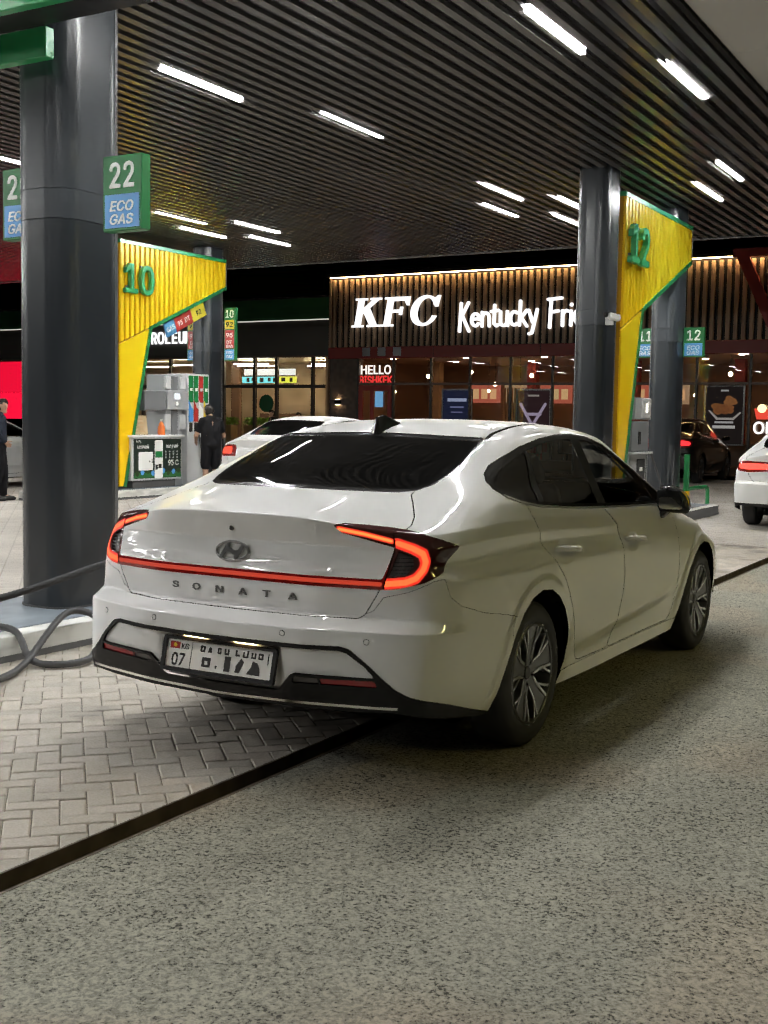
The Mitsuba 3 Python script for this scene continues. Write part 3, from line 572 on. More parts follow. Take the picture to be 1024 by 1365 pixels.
# wheel housings, floor, cabin
for X in (1.155, 3.955):
    for sd in (-1, 1):
        h = lathe([(.405, .52), (.405, .90)], 40); h.apply_translation((X, 0, .335))
        if sd < 0: h.vertices[:, 1] *= -1
        h.update_faces(h.triangles_center[:, 2] > .33); h.remove_unreferenced_vertices()
        sedan.part('wheel_housing', h, 'gap_black')
        sedan.part('wheel_housing', place(trimesh.creation.cylinder(.28, .01, sections=32), frame((X, sd * .53, .335), (1, 0, 0), (0, 0, 1))), 'gap_black')
sedan.part('floor_pan', cat([box(.55, 4.6, -.52, .52, .19, .26), box(1.58, 3.5, -.84, .84, .20, .25), box(.40, .72, -.80, .80, .36, .40)]), 'gap_black')
sedan.part('dashboard', cat([box(3.05, 3.60, -.72, .72, .60, .95, .05), box(1.0, 1.35, -.70, .70, .4, 1.05)]), 'car_cabin')
def seat(x, y, w, name='seat'):
    b = hullballs(((x + .05, y - w, .55), .09), ((x + .05, y + w, .55), .09), ((x + .50, y - w, .60), .07), ((x + .50, y + w, .60), .07))
    k = hullballs(((x, y - w, .62), .08), ((x, y + w, .62), .08), ((x - .20, y - w * .85, 1.10), .06), ((x - .20, y + w * .85, 1.10), .06))
    st = sedan.part(name, cat([b, k]), 'seat_cloth', smooth=50)
    for hy in ([y] if w < .4 else [y - .4, y + .4]): sedan.part('headrest', hullballs(((x - .23, hy - .09, 1.20), .055), ((x - .23, hy + .09, 1.20), .055), ((x - .24, hy - .07, 1.28), .04), ((x - .24, hy + .07, 1.28), .04)), 'seat_cloth', st, smooth=50)
seat(2.42, -.37, .19, 'front_seat'); seat(2.42, .37, .19, 'front_seat'); seat(1.50, 0, .56, 'rear_bench')
th_ = np.linspace(0, 2 * np.pi, 28)
sedan.part('steering_wheel', tube([(2.98 - .08 * math.sin(a), .37 + .185 * math.cos(a), .93 + .165 * math.sin(a)) for a in th_], .015, 8, False), 'car_satin', smooth=True)
# number plate
px0, px1, pz0, pz1 = -.024, .010, .418, .562
PF = frame(((px0 + px1) / 2, 0, (pz0 + pz1) / 2), (0, -1, 0), (px1 - px0, 0, pz1 - pz0))
PH = math.hypot(px1 - px0, pz1 - pz0)
pl = sedan.part('number_plate', place(extrude(rrect(-.292, .292, -PH / 2, PH / 2, .012).difference(rrect(-.274, .274, -PH / 2 + .018, PH / 2 - .014, .004)), .016), PF), 'car_satin', label='white registration plate in a black frame')
sedan.part('plate_sheet', place(extrude(rrect(-.276, .276, -PH / 2 + .016, PH / 2 - .012, .004), .006), PF), 'plate_white', pl)
def on_plate(name, m, matn, u, v): sedan.part(name, place(m, PF @ trimesh.transformations.translation_matrix((u, v, .0062))), matn, pl)
on_plate('flag', extrude(rrect(-.026, .026, -.014, .014), .0008), 'sign_red', -.232, .036); on_plate('flag_sun', extrude(sg.Point(0, 0).buffer(.009), .0016), 'sign_yellow', -.232, .036)
on_plate('country_letters', text('KG', .022, .001), 'black_print', -.178, .034); on_plate('region_number', text('07', .050, .001, sx=.85), 'black_print', -.208, -.022)
on_plate('dividing_line', extrude(rrect(-.0012, .0012, -.056, .056), .001), 'black_print', -.142, 0)
# the blurred digits: blocks and strokes as they can be made out
dig = {-.060: [sg.box(-.022, -.030, .022, .010).difference(sg.box(-.008, -.020, .008, -.004))], -.005: [sg.box(-.006, -.030, .002, -.018)], .050: [sg.box(-.016, -.036, .014, .026)],
       .112: [sg.Polygon([(-.020, -.034), (.002, -.034), (.020, .012), (.004, .026), (-.018, -.006)])], .182: [sg.Polygon([(-.034, -.034), (.034, -.034), (.030, -.004), (.016, .016), (-.006, .022), (-.014, -.008)])]}
for u, g in dig.items(): on_plate('digit', extrude(unary_union(g), .001), 'black_print', u, -.010)
dg2 = [(-.082, [rrect(-.016, .010, -.013, .013, .004).difference(sg.box(-.006, -.006, .002, .006))]), (-.046, [sg.box(-.010, -.012, .010, -.004), sg.Point(0, .002).buffer(.008)]), (.002, [rrect(-.009, .009, -.013, .013, .004).difference(sg.box(-.003, -.006, .003, .006))]), (.040, [rrect(-.012, .012, -.013, .013, .004).difference(sg.box(-.004, -.004, .004, .013))]),
       (.098, [stroke([[(-.010, .01), (-.010, -.008), (.004, -.008)]], .004)]), (.136, [stroke([[(-.010, .006), (-.010, -.010), (.010, -.010), (.010, .012)]], .004)]), (.176, [rrect(-.012, .012, -.013, .011, .004).difference(sg.box(-.004, -.006, .004, .011))]), (.212, [rrect(-.012, .012, -.013, .013, .004).difference(sg.box(-.006, -.005, .004, .005))]), (.250, [sg.box(-.0025, -.03, .0015, .016)])]
for u, g in dg2: on_plate('digit', extrude(unary_union(g), .001), 'black_print', u, .034)
for y in (-.13, .13):
    M = np.eye(4); sedan.part('plate_lamp', box(-.012, .004, y - .05, y + .05, .5725, .5765), EM, emit=(40, 22, 8), weight=.4)
# emblem, letters, sensors, camera
ex = (rear_x(0, .898) + rear_x(0, .968)) / 2; EF = frame((ex - .004, .002, .932), (0, -1, 0), (rear_x(0, .968) - rear_x(0, .898), 0, .07))
a = np.linspace(0, 2 * np.pi, 49)
emb = sedan.part('emblem', place(tube(np.column_stack([.082 * np.cos(a), .040 * np.sin(a), 0 * a]), .0058, 8, False), EF), 'emblem_metal', smooth=True, label='oval chrome emblem with a slanted H')
sedan.part('emblem_letter', place(extrude(stroke([[(-.050, -.022), (-.022, .026)], [(.022, -.026), (.050, .022)], [(-.036, .002), (-.012, .006), (.012, -.006), (.036, -.002)]], .0082), .006), EF), 'emblem_metal', emb)
for ch, y in zip('SONATA', (.288, .170, .045, -.075, -.192, -.315)):
    e = .02; n1 = rear_x(y - e, .773) - rear_x(y + e, .773)
    sedan.part('badge_letter', place(text(ch, .026, .004, sx=1.75), frame((rear_x(y, .773) - .001, y, .773), (n1, -2 * e, 0), (rear_x(y, .785) - rear_x(y, .761), 0, .024))), 'badge_metal')
for y, z in ((.33, .637), (-.33, .637), (.672, .626), (-.672, .626)):
    xx = rear_x(y, z); e = .02; F_ = frame((xx - .001, y, z), (rear_x(y - e, z) - rear_x(y + e, z), -2 * e, 0), (rear_x(y, z + .01) - rear_x(y, z - .01), 0, .02))
    sedan.part('parking_sensor', place(extrude(sg.Point(0, 0).buffer(.0125).difference(sg.Point(0, 0).buffer(.0100)), .0015), F_), 'car_satin'); sedan.part('parking_sensor', place(extrude(sg.Point(0, 0).buffer(.0100), .0018), F_), 'white_paint')
xx = rear_x(0, 1.03); F_ = frame((xx - .002, 0, 1.03), (0, -1, 0), (rear_x(0, 1.04) - rear_x(0, 1.02), 0, .02)); sedan.part('rear_camera', place(extrude(sg.Point(0, 0).buffer(.011), .004), F_), 'car_black')
# shark fin
fin = trimesh.convex.convex_hull(np.array([(1.235, -.030, 1.420), (1.235, .030, 1.420), (1.47, -.024, 1.465), (1.47, .024, 1.465), (1.25, -.006, 1.500), (1.25, .006, 1.500), (1.31, -.007, 1.512), (1.31, .007, 1.512), (1.40, -.012, 1.490), (1.40, .012, 1.490), (1.50, 0, 1.468), (1.222, 0, 1.42)]))
sedan.part('aerial_fin', fin, 'car_black')
# door handles
for hx0, hx1, hz0, hz1 in ((1.352, 1.612, .897, .877), (2.355, 2.625, .868, .850)):
    for sd in (-1, 1):
        pts = [(hx0, .930, hz0), (hx0 + .03, .957, hz0), (hx1 - .05, .960, hz1 + .004), (hx1, .934, hz1)]
        sp = spline(pts, 14); h = cat([hullballs((sp[i] * [1, sd, 1] + [0, .004 * sd, 0], .015 - .002 * abs(i - 7) / 7), (sp[i + 1] * [1, sd, 1] + [0, .004 * sd, 0], .015)) for i in range(13)])
        sedan.part('door_handle', h, sedan.paint, smooth=40)
# door mirrors
for sd in (-1, 1):
    hs = hullballs(((3.13, .880 * sd, .985), .022), ((3.14, .872 * sd, 1.085), .020), ((3.12, 1.005 * sd, 1.045), .036), ((3.11, 1.035 * sd, .990), .028), ((3.21, .95 * sd, 1.02), .040), ((3.10, .93 * sd, 1.104), .016), ((3.10, .995 * sd, 1.088), .016))
    hs = trimesh.graph.smooth_shade(hs, angle=.1) if False else hs.subdivide().subdivide(); hs = trimesh.smoothing.filter_taubin(trimesh.Trimesh(hs.vertices, hs.faces), iterations=6)
    mr = sedan.part('door_mirror', hs, 'car_black', smooth=50)
    sedan.part('mirror_stem', hullballs(((3.17, .868 * sd, .930), .020), ((3.10, .872 * sd, .925), .016), ((3.17, .915 * sd, .975), .020), ((3.11, .915 * sd, .975), .016)), 'car_black', mr, smooth=50)
    sedan.part('mirror_rim', tube(spline([(3.115, .875 * sd, 1.106), (3.115, .94 * sd, 1.119), (3.12, 1.005 * sd, 1.103), (3.13, 1.047 * sd, 1.055), (3.12, 1.060 * sd, 1.000)], 20), .0045, 6), 'chrome', mr, smooth=True)
    sedan.part('mirror_glass', place(extrude(rrect(-.072, .072, -.036, .036, .024), .002), frame((3.086, .955 * sd, 1.022), (0, -1, 0), (.06, 0, 1))), 'chrome', mr)

# ---------------------------------------------------------------- other cars
def plain_car(label, name, x, y, paintname, rot=0., sc=(1, 1, 1), lamp=None, emit=None, res=.03, lit=None, plate=True, fog=False):
    c = Car(label, name, x, y, rot, sc, paintname); q = car_shell(c, res, glass_front='tint_side')
    if lamp is not None:
        i_, q = q.cut(np.where((q.w < 1.5) & (q.z > .6) & (q.X < .8), sdf(q.wz, lamp), .2))
        e_, i_ = i_.cut(sdf(i_.wz, lit)) if lit is not None else (None, i_)
        hs = c.patch('tail_lamp', i_, 'lamp_red', split=True)
        if e_ is not None:
            for n_, sd in enumerate((1, -1)): c.patch('glowing_lens', e_.push(.004), EM, hs[n_], sides=(sd,), emit=emit, weight=.1)
    b_, q = q.cut(np.where((q.X < .6) & (q.z < .5), q.z - .385, .2)); c.patch('bumper_skirt', b_, 'car_satin')
    for poly in (FDOOR, RDOOR):
        f = np.where((q.y > .7) & (q.X > 1) & (q.X < 3.6), sdf(q.xz, poly), .2); d, q = q.cut(f - .003); d, gp = d.cut(sdf(d.xz, poly) + .003)
        c.patch('front_door' if poly is FDOOR else 'rear_door', d, paintname, split=True); c.patch('shut_line', gp.push(-.008), 'gap_black', split=True)
    f = np.where((q.w < 1.0) & (q.X < .9) & (q.z > .6), sdf(q.yg, LID), .2); d, q = q.cut(f - .003); d, gp = d.cut(sdf(d.yg, LID) + .003)
    c.patch('boot_lid', d, paintname); c.patch('shut_line', gp.push(-.008), 'gap_black'); c.patch('body', q, paintname)
    add_wheels(c, (1.155, 3.955), full=False)
    c.part('floor_pan', cat([box(.55, 4.6, -.52, .52, .19, .26), box(1.58, 3.5, -.84, .84, .20, .25), box(.40, .72, -.80, .80, .36, .40)]), 'gap_black')
    c.part('cabin', cat([box(1.2, 3.4, -.74, .74, .4, .80), box(2.3, 2.45, -.6, .6, .8, 1.15, .03), box(1.3, 1.45, -.6, .6, .8, 1.12, .03)]), 'car_cabin')
    if plate: c.part('number_plate', box(-.075, -.055, -.26, .26, .47, .58), 'plate_white')
    if fog:
        for sd in (-1, 1): c.part('reflector', box(.10, .135, sd * .77 - .02, sd * .77 + .02, .52, .63, .008), 'reflector_red')
    for sd in (-1, 1):
        m_ = c.part('door_mirror', hullballs(((3.27, .95 * sd, 1.02), .05), ((3.26, 1.08 * sd, 1.03), .05), ((3.31, 1.0 * sd, 1.02), .04)), 'car_black', smooth=50)
    return c
# ---------------------------------------------------------------- canopy, its slats and lamps
CZ = 4.86
can = thing('fuel_canopy', 'black canopy ceiling of long parallel slats over the pump lanes', 'canopy')
put('deck', box(-10, 21.8, 2.90, 31, 5.36, 5.6), 'deck_dark', can)
y = 2.985; j = 0
while y < 30.8:
    put('slat', box(-9.9, 21.72, y, y + .090, CZ, CZ + .045, .004), 'slat_mat', can); y += .180; j += 1
put('edge_trim', box(21.72, 21.80, 2.90, 31, CZ - .02, CZ + .16, .006), 'column_strip', can); put('edge_trim', box(-10, 21.8, 2.885, 2.935, CZ - .012, CZ + .6), 'deck_dark', can)
put('fascia', box(21.8, 21.95, -4, 31, CZ + .03, 5.75), 'black_fascia', can)
sof = thing('canopy_soffit', 'plain light grey soffit along the outer edge of the canopy', 'soffit')
for i in range(6): put('soffit_panel', box(-10 + 5.3 * i, -10 + 5.3 * i + 5.292, 1.35, 2.88, CZ + .02, CZ + .06, .004), 'soffit_mat', sof); put('soffit_panel', box(-10 + 5.3 * i, -10 + 5.3 * i + 5.292, -3.9, 1.338, CZ + .012, CZ + .06, .004), 'soffit_mat', sof)
put('fascia', box(-10, 21.8, -4.05, -3.9, CZ - .3, 5.75), 'green_bright', sof)
s_ = (CZ - EYE[2]) / (4.9 - EYE[2])
LAMPS = [(9.23, 7.95, 'slim white ceiling batten above the boot, leftmost of the two near ones'), (11.33, 7.42, 'slim white ceiling batten in the middle of the slats, right of the leftmost near one'), (9.33, 4.10, 'brightest near ceiling batten at the top edge of the picture'), (11.32, 3.50, 'ceiling batten close to the plain grey soffit'),
         (15.70, 4.17, 'ceiling batten above and right of the number 12 panel'), (17.08, 4.80, 'ceiling batten just above the right corner of the number 12 panel'), (17.1, 3.52, 'ceiling batten cut by the right edge of the picture'), (15.79, 7.52, 'upper batten of the pair over the word sign on the restaurant'), (17.12, 8.18, 'lower batten of the pair over the word sign on the restaurant'),
         (17.09, 6.91, 'upper batten partly hidden by the column with the number 12 panel'), (18.5, 7.55, 'lower batten partly hidden by the column with the number 12 panel'), (15.52, 13.45, 'far ceiling batten right above the number 10 panel, upper one'), (16.98, 14.15, 'far ceiling batten right above the number 10 panel, lower one'), (16.92, 12.86, 'far ceiling batten right of the number 10 panel, upper one'), (18.33, 13.60, 'far ceiling batten right of the number 10 panel, lower one'), (10.55, 12.6, 'ceiling batten left of the big near column')]
def lamp(x, yy, label, group=None, L=1.29, tint=(1, 1, .97)):
    k = thing('ceiling_light', label, 'light', group)
    put('diffuser', box(x, x + L, yy - .026, yy + .026, CZ - .016, CZ + .04), EM, k, emit=[LED * 1.25 * t for t in tint], weight=1.0)
    put('housing', box(x - .02, x + L + .02, yy - .033, yy + .033, CZ + .04, CZ + .08), 'dark_metal', k)
for x, yy, l in LAMPS: lamp(x * s_, yy * s_, l)
for x, yy in ((2.95, 4.1), (4.55, 3.5), (6.0, 4.1), (7.05, 3.46), (2.95, 7.9), (4.9, 7.4), (-3.4, 4.1), (-3.4, 7.9), (-1.4, 7.4), (1.2, 3.5), (-3.4, 12.9), (-1.4, 13.6), (2.9, 12.9)): lamp(x, yy, 'unseen slim white ceiling batten out of view, placed to light the sedan', 'unseen ceiling battens lighting the sedan')  # out of view; number and positions chosen to light the sedan from above
for yy in (16.9, 22.4, 26.2, 29.7):
    for x, dy in ((-3.4, 0), (-1.4, .7), (2.95, 0), (4.95, .7), (9.3, 0), (11.3, .7), (15.7, 0), (17.1, .7)): lamp(x, yy + dy, 'slim white ceiling batten out of view far left, placed for the glass reflections', 'ceiling battens over the far lanes')  # mostly out of view, placed to show as reflections in the restaurant glass

# unseen canopy bay out of view to the right, carrying two warm battens
nb_ = thing('unseen_canopy_bay', 'unseen black slatted canopy bay right of the picture, holding the warm battens', 'canopy')
put('deck', box(-10, 21.8, -14, -4.06, CZ + .2, CZ + .5), 'deck_dark', nb_)
for i in range(27): put('slat', box(-9.9, 21.7, -4.3 - .36 * i, -4.21 - .36 * i, CZ, CZ + .045), 'slat_mat', nb_)
for x, yy in ((5.2, -6.55), (10.5, -6.55)): lamp(x, yy, 'unseen warm yellow batten out of view, placed to light the sedan right side', 'unseen warm battens lighting the sedan side', tint=(.70, .61, .21))  # out of view; tint and place chosen to light the shaded side of the sedan
# ---------------------------------------------------------------- islands, columns, price panels, signs
def island(x0, x1, y0, y1, label, dark=False):
    k = thing('pump_island', label, 'island'); c = (y0 + y1) / 2
    plan = sg.box(x0 + .35, y0 + .35, x1 - .35, y1 - .35).buffer(.35, 12)
    def slab(pl, a, b): m = extrude(pl, b - a); m.apply_translation((0, 0, a)); return m
    put('plinth', slab(plan.buffer(.006), .0, .040), 'kerb_dark', k, smooth=35)
    put('kerb', slab(plan, .040, .150), 'kerb_dark' if dark else 'kerb_white', k, smooth=35)
    put('top_plate', slab(plan.buffer(-.16), .150, .158), 'island_blue', k, smooth=35); put('kerb_band', slab(plan.buffer(-.004), .150, .154), 'kerb_white', k, smooth=35)
    return k
island(-3, 7.7, 5.46, 6.75, 'white kerbed island with a blue grey top beside the big near column')
island(13.6, 20.4, 5.10, 6.25, 'grey kerbed island under the number 12 panel', dark=True)
island(14.6, 20.2, 14.62, 15.95, 'kerbed island under the number 10 panel')
def column(x, yy, label, a=.30, b=.22, r=.17, rot=0):
    k = thing('canopy_column', label, 'column')
    pl = sg.box(-a + r, -b + r, a - r, b - r).buffer(r, 16)
    for z0, z1, g in ((.154, .17, .012), (.17, 2.80, 0), (2.804, 3.0, .0015), (3.003, CZ + .1, .0015)):
        m = extrude(pl.buffer(g), z1 - z0); m.apply_translation((x, yy, z0)); put('base_flange' if g == .012 else 'cladding', m, 'dark_metal' if g == .012 else 'column_upper' if z0 > 2.79 else 'column_mat', k, smooth=35)
    for sx, sy in ((-1, 1), (1, -1)):
        if 1: put('corner_strip', box(x + sx * (a - r * .55) - .016, x + sx * (a - r * .55) + .016, yy + sy * (b - .045), yy + sy * (b - .012), .17, CZ + .08, .002), 'column_strip', k)
    return k
column(6.16, 6.125, 'thick dark grey column with the number 22 sign hung on it', .315, .245, .18)
column(15.50, 5.68, 'dark grey column left of the number 12 panel carrying a small camera'); column(18.80, 5.68, 'dark grey column behind the number 12 panel')
column(15.95, 15.22, 'dark grey column hidden at the left end of the number 10 panel'); column(19.12, 15.22, 'dark grey column at the right end of the number 10 panel')
def price_panel(x0, x1, yf, depth, num, label):
    k = thing('island_panel', label, 'panel'); L = x1 - x0; q = lambda u, z: (x0 + u * L, z)
    z1, zr, zk, zl = 4.62, 4.09, 3.13, 2.78
    out = [q(0, z1), q(1, z1), q(1, zr), q(.272, zk), q(.045, .2), q(0, .2)]
    def slabxz(pl, ya, yb): m = extrude(pl, yb - ya); V = m.vertices; return trimesh.Trimesh(np.column_stack([V[:, 0], yb - V[:, 2], V[:, 1]]), m.faces[:, ::-1] if False else m.faces, process=False)
    P_ = sg.Polygon(out); put('back_plate', slabxz(P_.buffer(-.01, join_style=2), yf + .03, yf + depth), 'yellow_dark', k)
    low_ = sg.Polygon([q(0, zl), q(.272, zk), q(.045, .2), q(0, .2)]).buffer(-.012, join_style=2); put('lower_plate', slabxz(low_, yf + .006, yf + .03), 'yellow_paint', k); put('lower_plate', slabxz(low_, yf + depth, yf + depth + .02), 'yellow_paint', k)
    n = 23; w = L / n; upz = lambda u: zl + (zk - zl) * min(u / .272, 1) if u < .272 else zk + (zr - zk) * (u - .272) / .728
    for i in range(n):
        a, b = (i + .17) / n, (i + .83) / n; pl = sg.Polygon([q(a, upz(a) + .03), q(b, upz(b) + .03), q(b, z1 - .035), q(a, z1 - .035)])
        put('batten', slabxz(pl, yf - .005, yf + .03), 'yellow_paint', k); 
    put('rear_sheet', slabxz(sg.Polygon([q(0, zl), q(.272, zk), q(1, zr), q(1, z1), q(0, z1)]).buffer(-.02, join_style=2), yf + depth, yf + depth + .02), 'yellow_paint', k)
    for pts, m_ in (([q(1, zr), q(.272, zk)], 'green_paint'), ([q(.272, zk), q(.045, .2)], 'green_paint'), ([q(0, z1), q(1, z1)], 'green_bright')):
        put('edge_trim', slabxz(sg.LineString(pts).buffer(.032, cap_style=2), yf - .012, yf + depth + .028), m_, k)
    put('end_trim', slabxz(sg.box(x1 - .012, zr, x1 + .012, z1), yf - .010, yf + depth + .024), 'column_strip', k)
    t = text(num, .50, .075, center=False, sx=.96); t.vertices[:, 0] -= t.vertices[:, 0].min()
    put('numeral', place(t, FACE_S((x0 + .06, yf - .030, 3.72))), 'green_bright', k)
    put('numeral_standoff', cat([box(x0 + .15, x0 + .19, yf - .035, yf - .004, zz, zz + .04) for zz in (3.8, 4.1)] + [box(x0 + .52, x0 + .56, yf - .035, yf - .004, zz, zz + .04) for zz in (3.74, 4.19)]), 'dark_metal', k)
    return k
price_panel(15.83, 19.12, 5.43, .46, '12', 'tall yellow slatted panel right of the column with the small camera')
price_panel(16.22, 19.32, 14.92, .55, '10', 'yellow slatted panel behind the big near column, numbered in green')
price_panel(16.0, 19.2, 24.3, .5, '8', 'yellow slatted panel of the next island, seen only mirrored in the restaurant glass')
column(15.7, 24.5, 'dark grey column of the next island at the left end of its yellow panel'); column(19.0, 24.5, 'dark grey column of the next island at the right end of its yellow panel')
def sign(x, y0, y1, z0, z1, rows, label, dx=.085):
    k = thing('lane_sign', label, 'sign'); put('case', box(x, x + dx, y0, y1, z0, z1, .006), 'sign_green', k)
    W_ = y1 - y0; yc_ = (y0 + y1) / 2
    for za, zb, m_, lines, inset in rows:
        if m_: put('colour_field', box(x - .004, x + .001, y0 + inset, y1 - inset, z0 + za, z0 + zb), m_, k)
        for s, zz, h, sxx, sh, mm in lines: put('lettering', place(text(s, h, .004, sx=sxx, shear=sh), FACE_W((x - .004 if m_ else x - .0005, yc_, z0 + zz))), mm, k)
    return k
eco = lambda zb: (.02, zb, 'sign_blue', [('ECO', zb * .68, .062, 1.15, .2, 'white_print'), ('GAS', zb * .32, .062, 1.15, .2, 'white_print')], .022)
sign(5.93, 5.262, 5.60, 2.69, 3.175, [eco(.235), (.26, .46, None, [('22', .358, .155, .86, 0, 'white_print')], .02)], 'number 22 lane sign with a blue gas field on the right of the big column')
sign(5.93, 6.21, 6.535, 2.69, 3.175, [eco(.235), (.26, .46, None, [('21', .358, .155, .86, 0, 'white_print')], .02)], 'lane sign half hidden left of the big column')
sign(18.88, 5.12, 5.45, 2.57, 3.04, [eco(.22), (.25, .45, None, [('12', .345, .155, .9, 0, 'white_print')], .02)], 'number 12 lane sign right of the column behind the panel')
sign(18.88, 5.91, 6.24, 2.57, 3.04, [eco(.22), (.25, .45, None, [('11', .345, .155, .9, 0, 'white_print')], .02)], 'lane sign peeking out left of the column behind the panel')
fuel = [(.02, .22, 'sign_blue', [('ECO', .16, .05, 1.1, .2, 'white_print'), ('GAS', .08, .05, 1.1, .2, 'white_print')], .02), (.24, .60, 'sign_red', [('DT', .36, .07, 1.1, 0, 'white_print'), ('EURO', .28, .055, .8, 0, 'white_print'), ('95', .50, .085, 1.2, 0, 'white_print')], .02), (.62, .80, 'sign_yellow', [('92', .71, .09, 1.2, .1, 'black_print')], .02)]
sign(18.98, 14.43, 14.70, 2.62, 3.66, fuel + [(.84, 1.0, None, [('10', .92, .145, .85, 0, 'white_print')], .02)], 'tall lane sign numbered 10 with yellow, red and blue fields')
sign(18.98, 15.34, 15.64, 2.62, 3.50, fuel, 'tall lane sign with coloured fields left of the number 10 column')
sh_ = thing('price_board', 'slanted board of blue, red and yellow fields under the number 10 panel', 'sign')
for u0, u1, m_, s in ((.0, .24, 'sign_blue', 'GAS'), (.24, .66, 'sign_red', '95  DT'), (.66, 1.0, 'sign_yellow', '92')):
    F_ = frame((17.58, 14.985, 2.985), (1.5, 0, .68), (-.68, 0, 1.5)); Lb = 1.28
    put('colour_field', place(box(u0 * Lb, u1 * Lb - .006, 0, .26, 0, .03), F_), m_, sh_); put('lettering', place(text(s, .09, .004), F_ @ trimesh.transformations.translation_matrix(((u0 + u1) / 2 * Lb, .13, .030))), 'black_print' if m_ == 'sign_yellow' else 'white_print', sh_)
# green portal beam over the near lane, seen at the top left
pb = thing('portal_beam', 'green beam in front of the top of the big near column', 'beam')
put('upper_fascia', box(5.15, 5.22, 4.9, 9.5, 3.885, 4.55, .006), 'green_bright', pb); put('soffit', box(5.22, 5.62, 4.9, 9.5, 3.96, 4.5), 'black_fascia', pb); put('lower_fascia', box(5.62, 5.70, 5.795, 9.5, 3.765, 3.958, .006), 'green_bright', pb)
cc = thing('security_camera', 'small white camera on the column beside the number 12 panel', 'camera')
put('bracket', box(15.27, 15.31, 5.36, 5.47, 2.80, 2.92, .008), 'panel_light', cc); put('camera_body', place(box(-.09, .08, -.04, .04, -.04, .04, .012), frame((15.24, 5.33, 2.90), (.8, -.6, -.2), (.2, 0, .98))), 'white_print', cc); put('lens', place(trimesh.creation.cylinder(.034, .03, sections=20), frame((15.13, 5.41, 2.925), (0, 0, 1), (.6, .8, 0))), 'car_black', cc)
gd = thing('pipe_guard', 'green bent pipe guard at the end of the number 12 island', 'guard rail')
put('post', box(19.20, 19.28, 5.38, 5.46, .16, 1.02, .01), 'green_paint', gd); put('post_foot', box(19.192, 19.288, 5.372, 5.468, .158, .42, .004), 'yellow_paint', gd)
put('rail', tube([(19.24, 5.41, .45), (19.7, 5.40, .45), (20.18, 5.37, .45), (20.25, 5.365, .445), (20.30, 5.36, .42), (20.315, 5.355, .37), (20.315, 5.35, .155)], .032, 12), 'green_paint', gd, smooth=40)

# ---------------------------------------------------------------- pumps and what stands round them
d1 = thing('fuel_pump', 'grey fuel pump with coloured nozzles under the number 10 panel', 'fuel pump')
yp = 15.02
put('body', box(17.62, 18.12, yp + .02, yp + .5, .158, 2.30, .01), 'panel_grey', d1); put('recess', box(17.78, 17.96, yp + .004, yp + .03, 1.14, 2.26), 'panel_dark', d1)
for xx in (17.58, 18.02):
    for zz, h in ((1.24, .30), (2.02, .24)): put('pad', box(xx, xx + .16, yp - .02, yp + .04, zz, zz + h, .012), 'panel_light', d1)
hd_ = put('display_head', box(17.60, 18.20, yp - .06, yp + .5, 1.62, 2.00, .012), 'panel_grey', d1); put('screen', box(17.78, 17.95, yp - .068, yp - .055, 1.82, 1.94), EM, hd_, emit=(.9, .95, 1.0), weight=.05); put('display', place(extrude(sg.Point(0, 0).buffer(.035), .006), FACE_S((17.87, yp - .062, 1.74))), EM, hd_, emit=(.9, .9, .8), weight=.05)
put('side_arm', box(16.98, 17.58, yp - .03, yp + .35, 1.60, 1.97, .012), 'panel_dark', d1)
nz = put('nozzle_cabinet', box(18.24, 18.92, yp, yp + .5, .158, 2.34, .01), 'panel_light', d1)
for i, (cu_, cl_) in enumerate((('green_paint', 'sign_blue'), ('green_paint', 'sign_red'), ('sign_red', 'white_print'), ('green_paint', 'sign_yellow'))):
    xa = 18.28 + .155 * i
    put('upper_field', box(xa, xa + .13, yp - .012, yp + .01, 1.78, 2.30, .004), cu_, nz); put('lower_field', place(extrude(sg.Polygon([(0, .30), (.06, .18), (.13, .12), (.13, -.12), (0, -.12)]), .012), FACE_S((xa, yp - .004, 1.52))), cl_, nz)
    put('holster', box(xa + .02, xa + .11, yp - .02, yp + .01, 1.20, 1.38, .008), 'black_print', nz); put('price_tag', box(xa + .03, xa + .10, yp - .018, yp - .008, 2.0, 2.06), 'white_print', nz)
put('hose', tube(spline([(18.80, yp - .03, 1.30), (18.92, yp - .22, 1.42), (19.05, yp - .28, 1.10), (18.95, yp - .25, .55), (18.75, yp - .2, .35), (18.62, yp - .1, .7), (18.5, yp - .02, 1.2)], 40), .022, 8), 'hose_rubber', d1, smooth=40)
put('nozzle', cat([tube([(18.74, yp - .30, 1.30), (18.80, yp - .12, 1.38)], .03, 8), tube([(18.74, yp - .30, 1.30), (18.92, yp - .36, 1.24)], .028, 8)]), 'sign_yellow', d1, smooth=40)
ct = thing('service_counter', 'dark counter with a printed green poster beside the grey pump', 'counter')
put('counter_body', box(16.48, 17.90, 14.87, 15.35, .30, 1.10, .01), 'panel_light', ct); put('counter_foot', box(16.6, 17.8, 14.95, 15.3, .158, .30), 'kerb_dark', ct); put('counter_top', box(16.44, 17.94, 14.83, 15.39, 1.10, 1.145, .006), 'white_print', ct)
po = put('poster', box(16.54, 17.86, 14.86, 14.868, .34, 1.07), 'poster_dark', ct)
def onp(name, m, mt, x, z): put(name, place(m, FACE_S((x, 14.8595, z))), mt, po)
onp('print_field', extrude(rrect(-.20, .20, -.17, .17, .02), .001), 'white_print', 16.86, .66); onp('print_field', extrude(rrect(-.115, .115, -.36, .36, .03), .0012), 'white_print', 17.22, .69); onp('print_field', extrude(sg.box(-.66, -.05, .66, .05), .0008), 'poster_green', 17.20, .395)
onp('print_field', extrude(sg.box(-.10, -.06, .10, .06), .002), 'green_paint', 17.22, .78); onp('print_field', extrude(unary_union([sg.box(-.09, -.05, -.02, .04), sg.box(.0, -.03, .09, .05)]), .002), 'black_print', 17.21, .55)
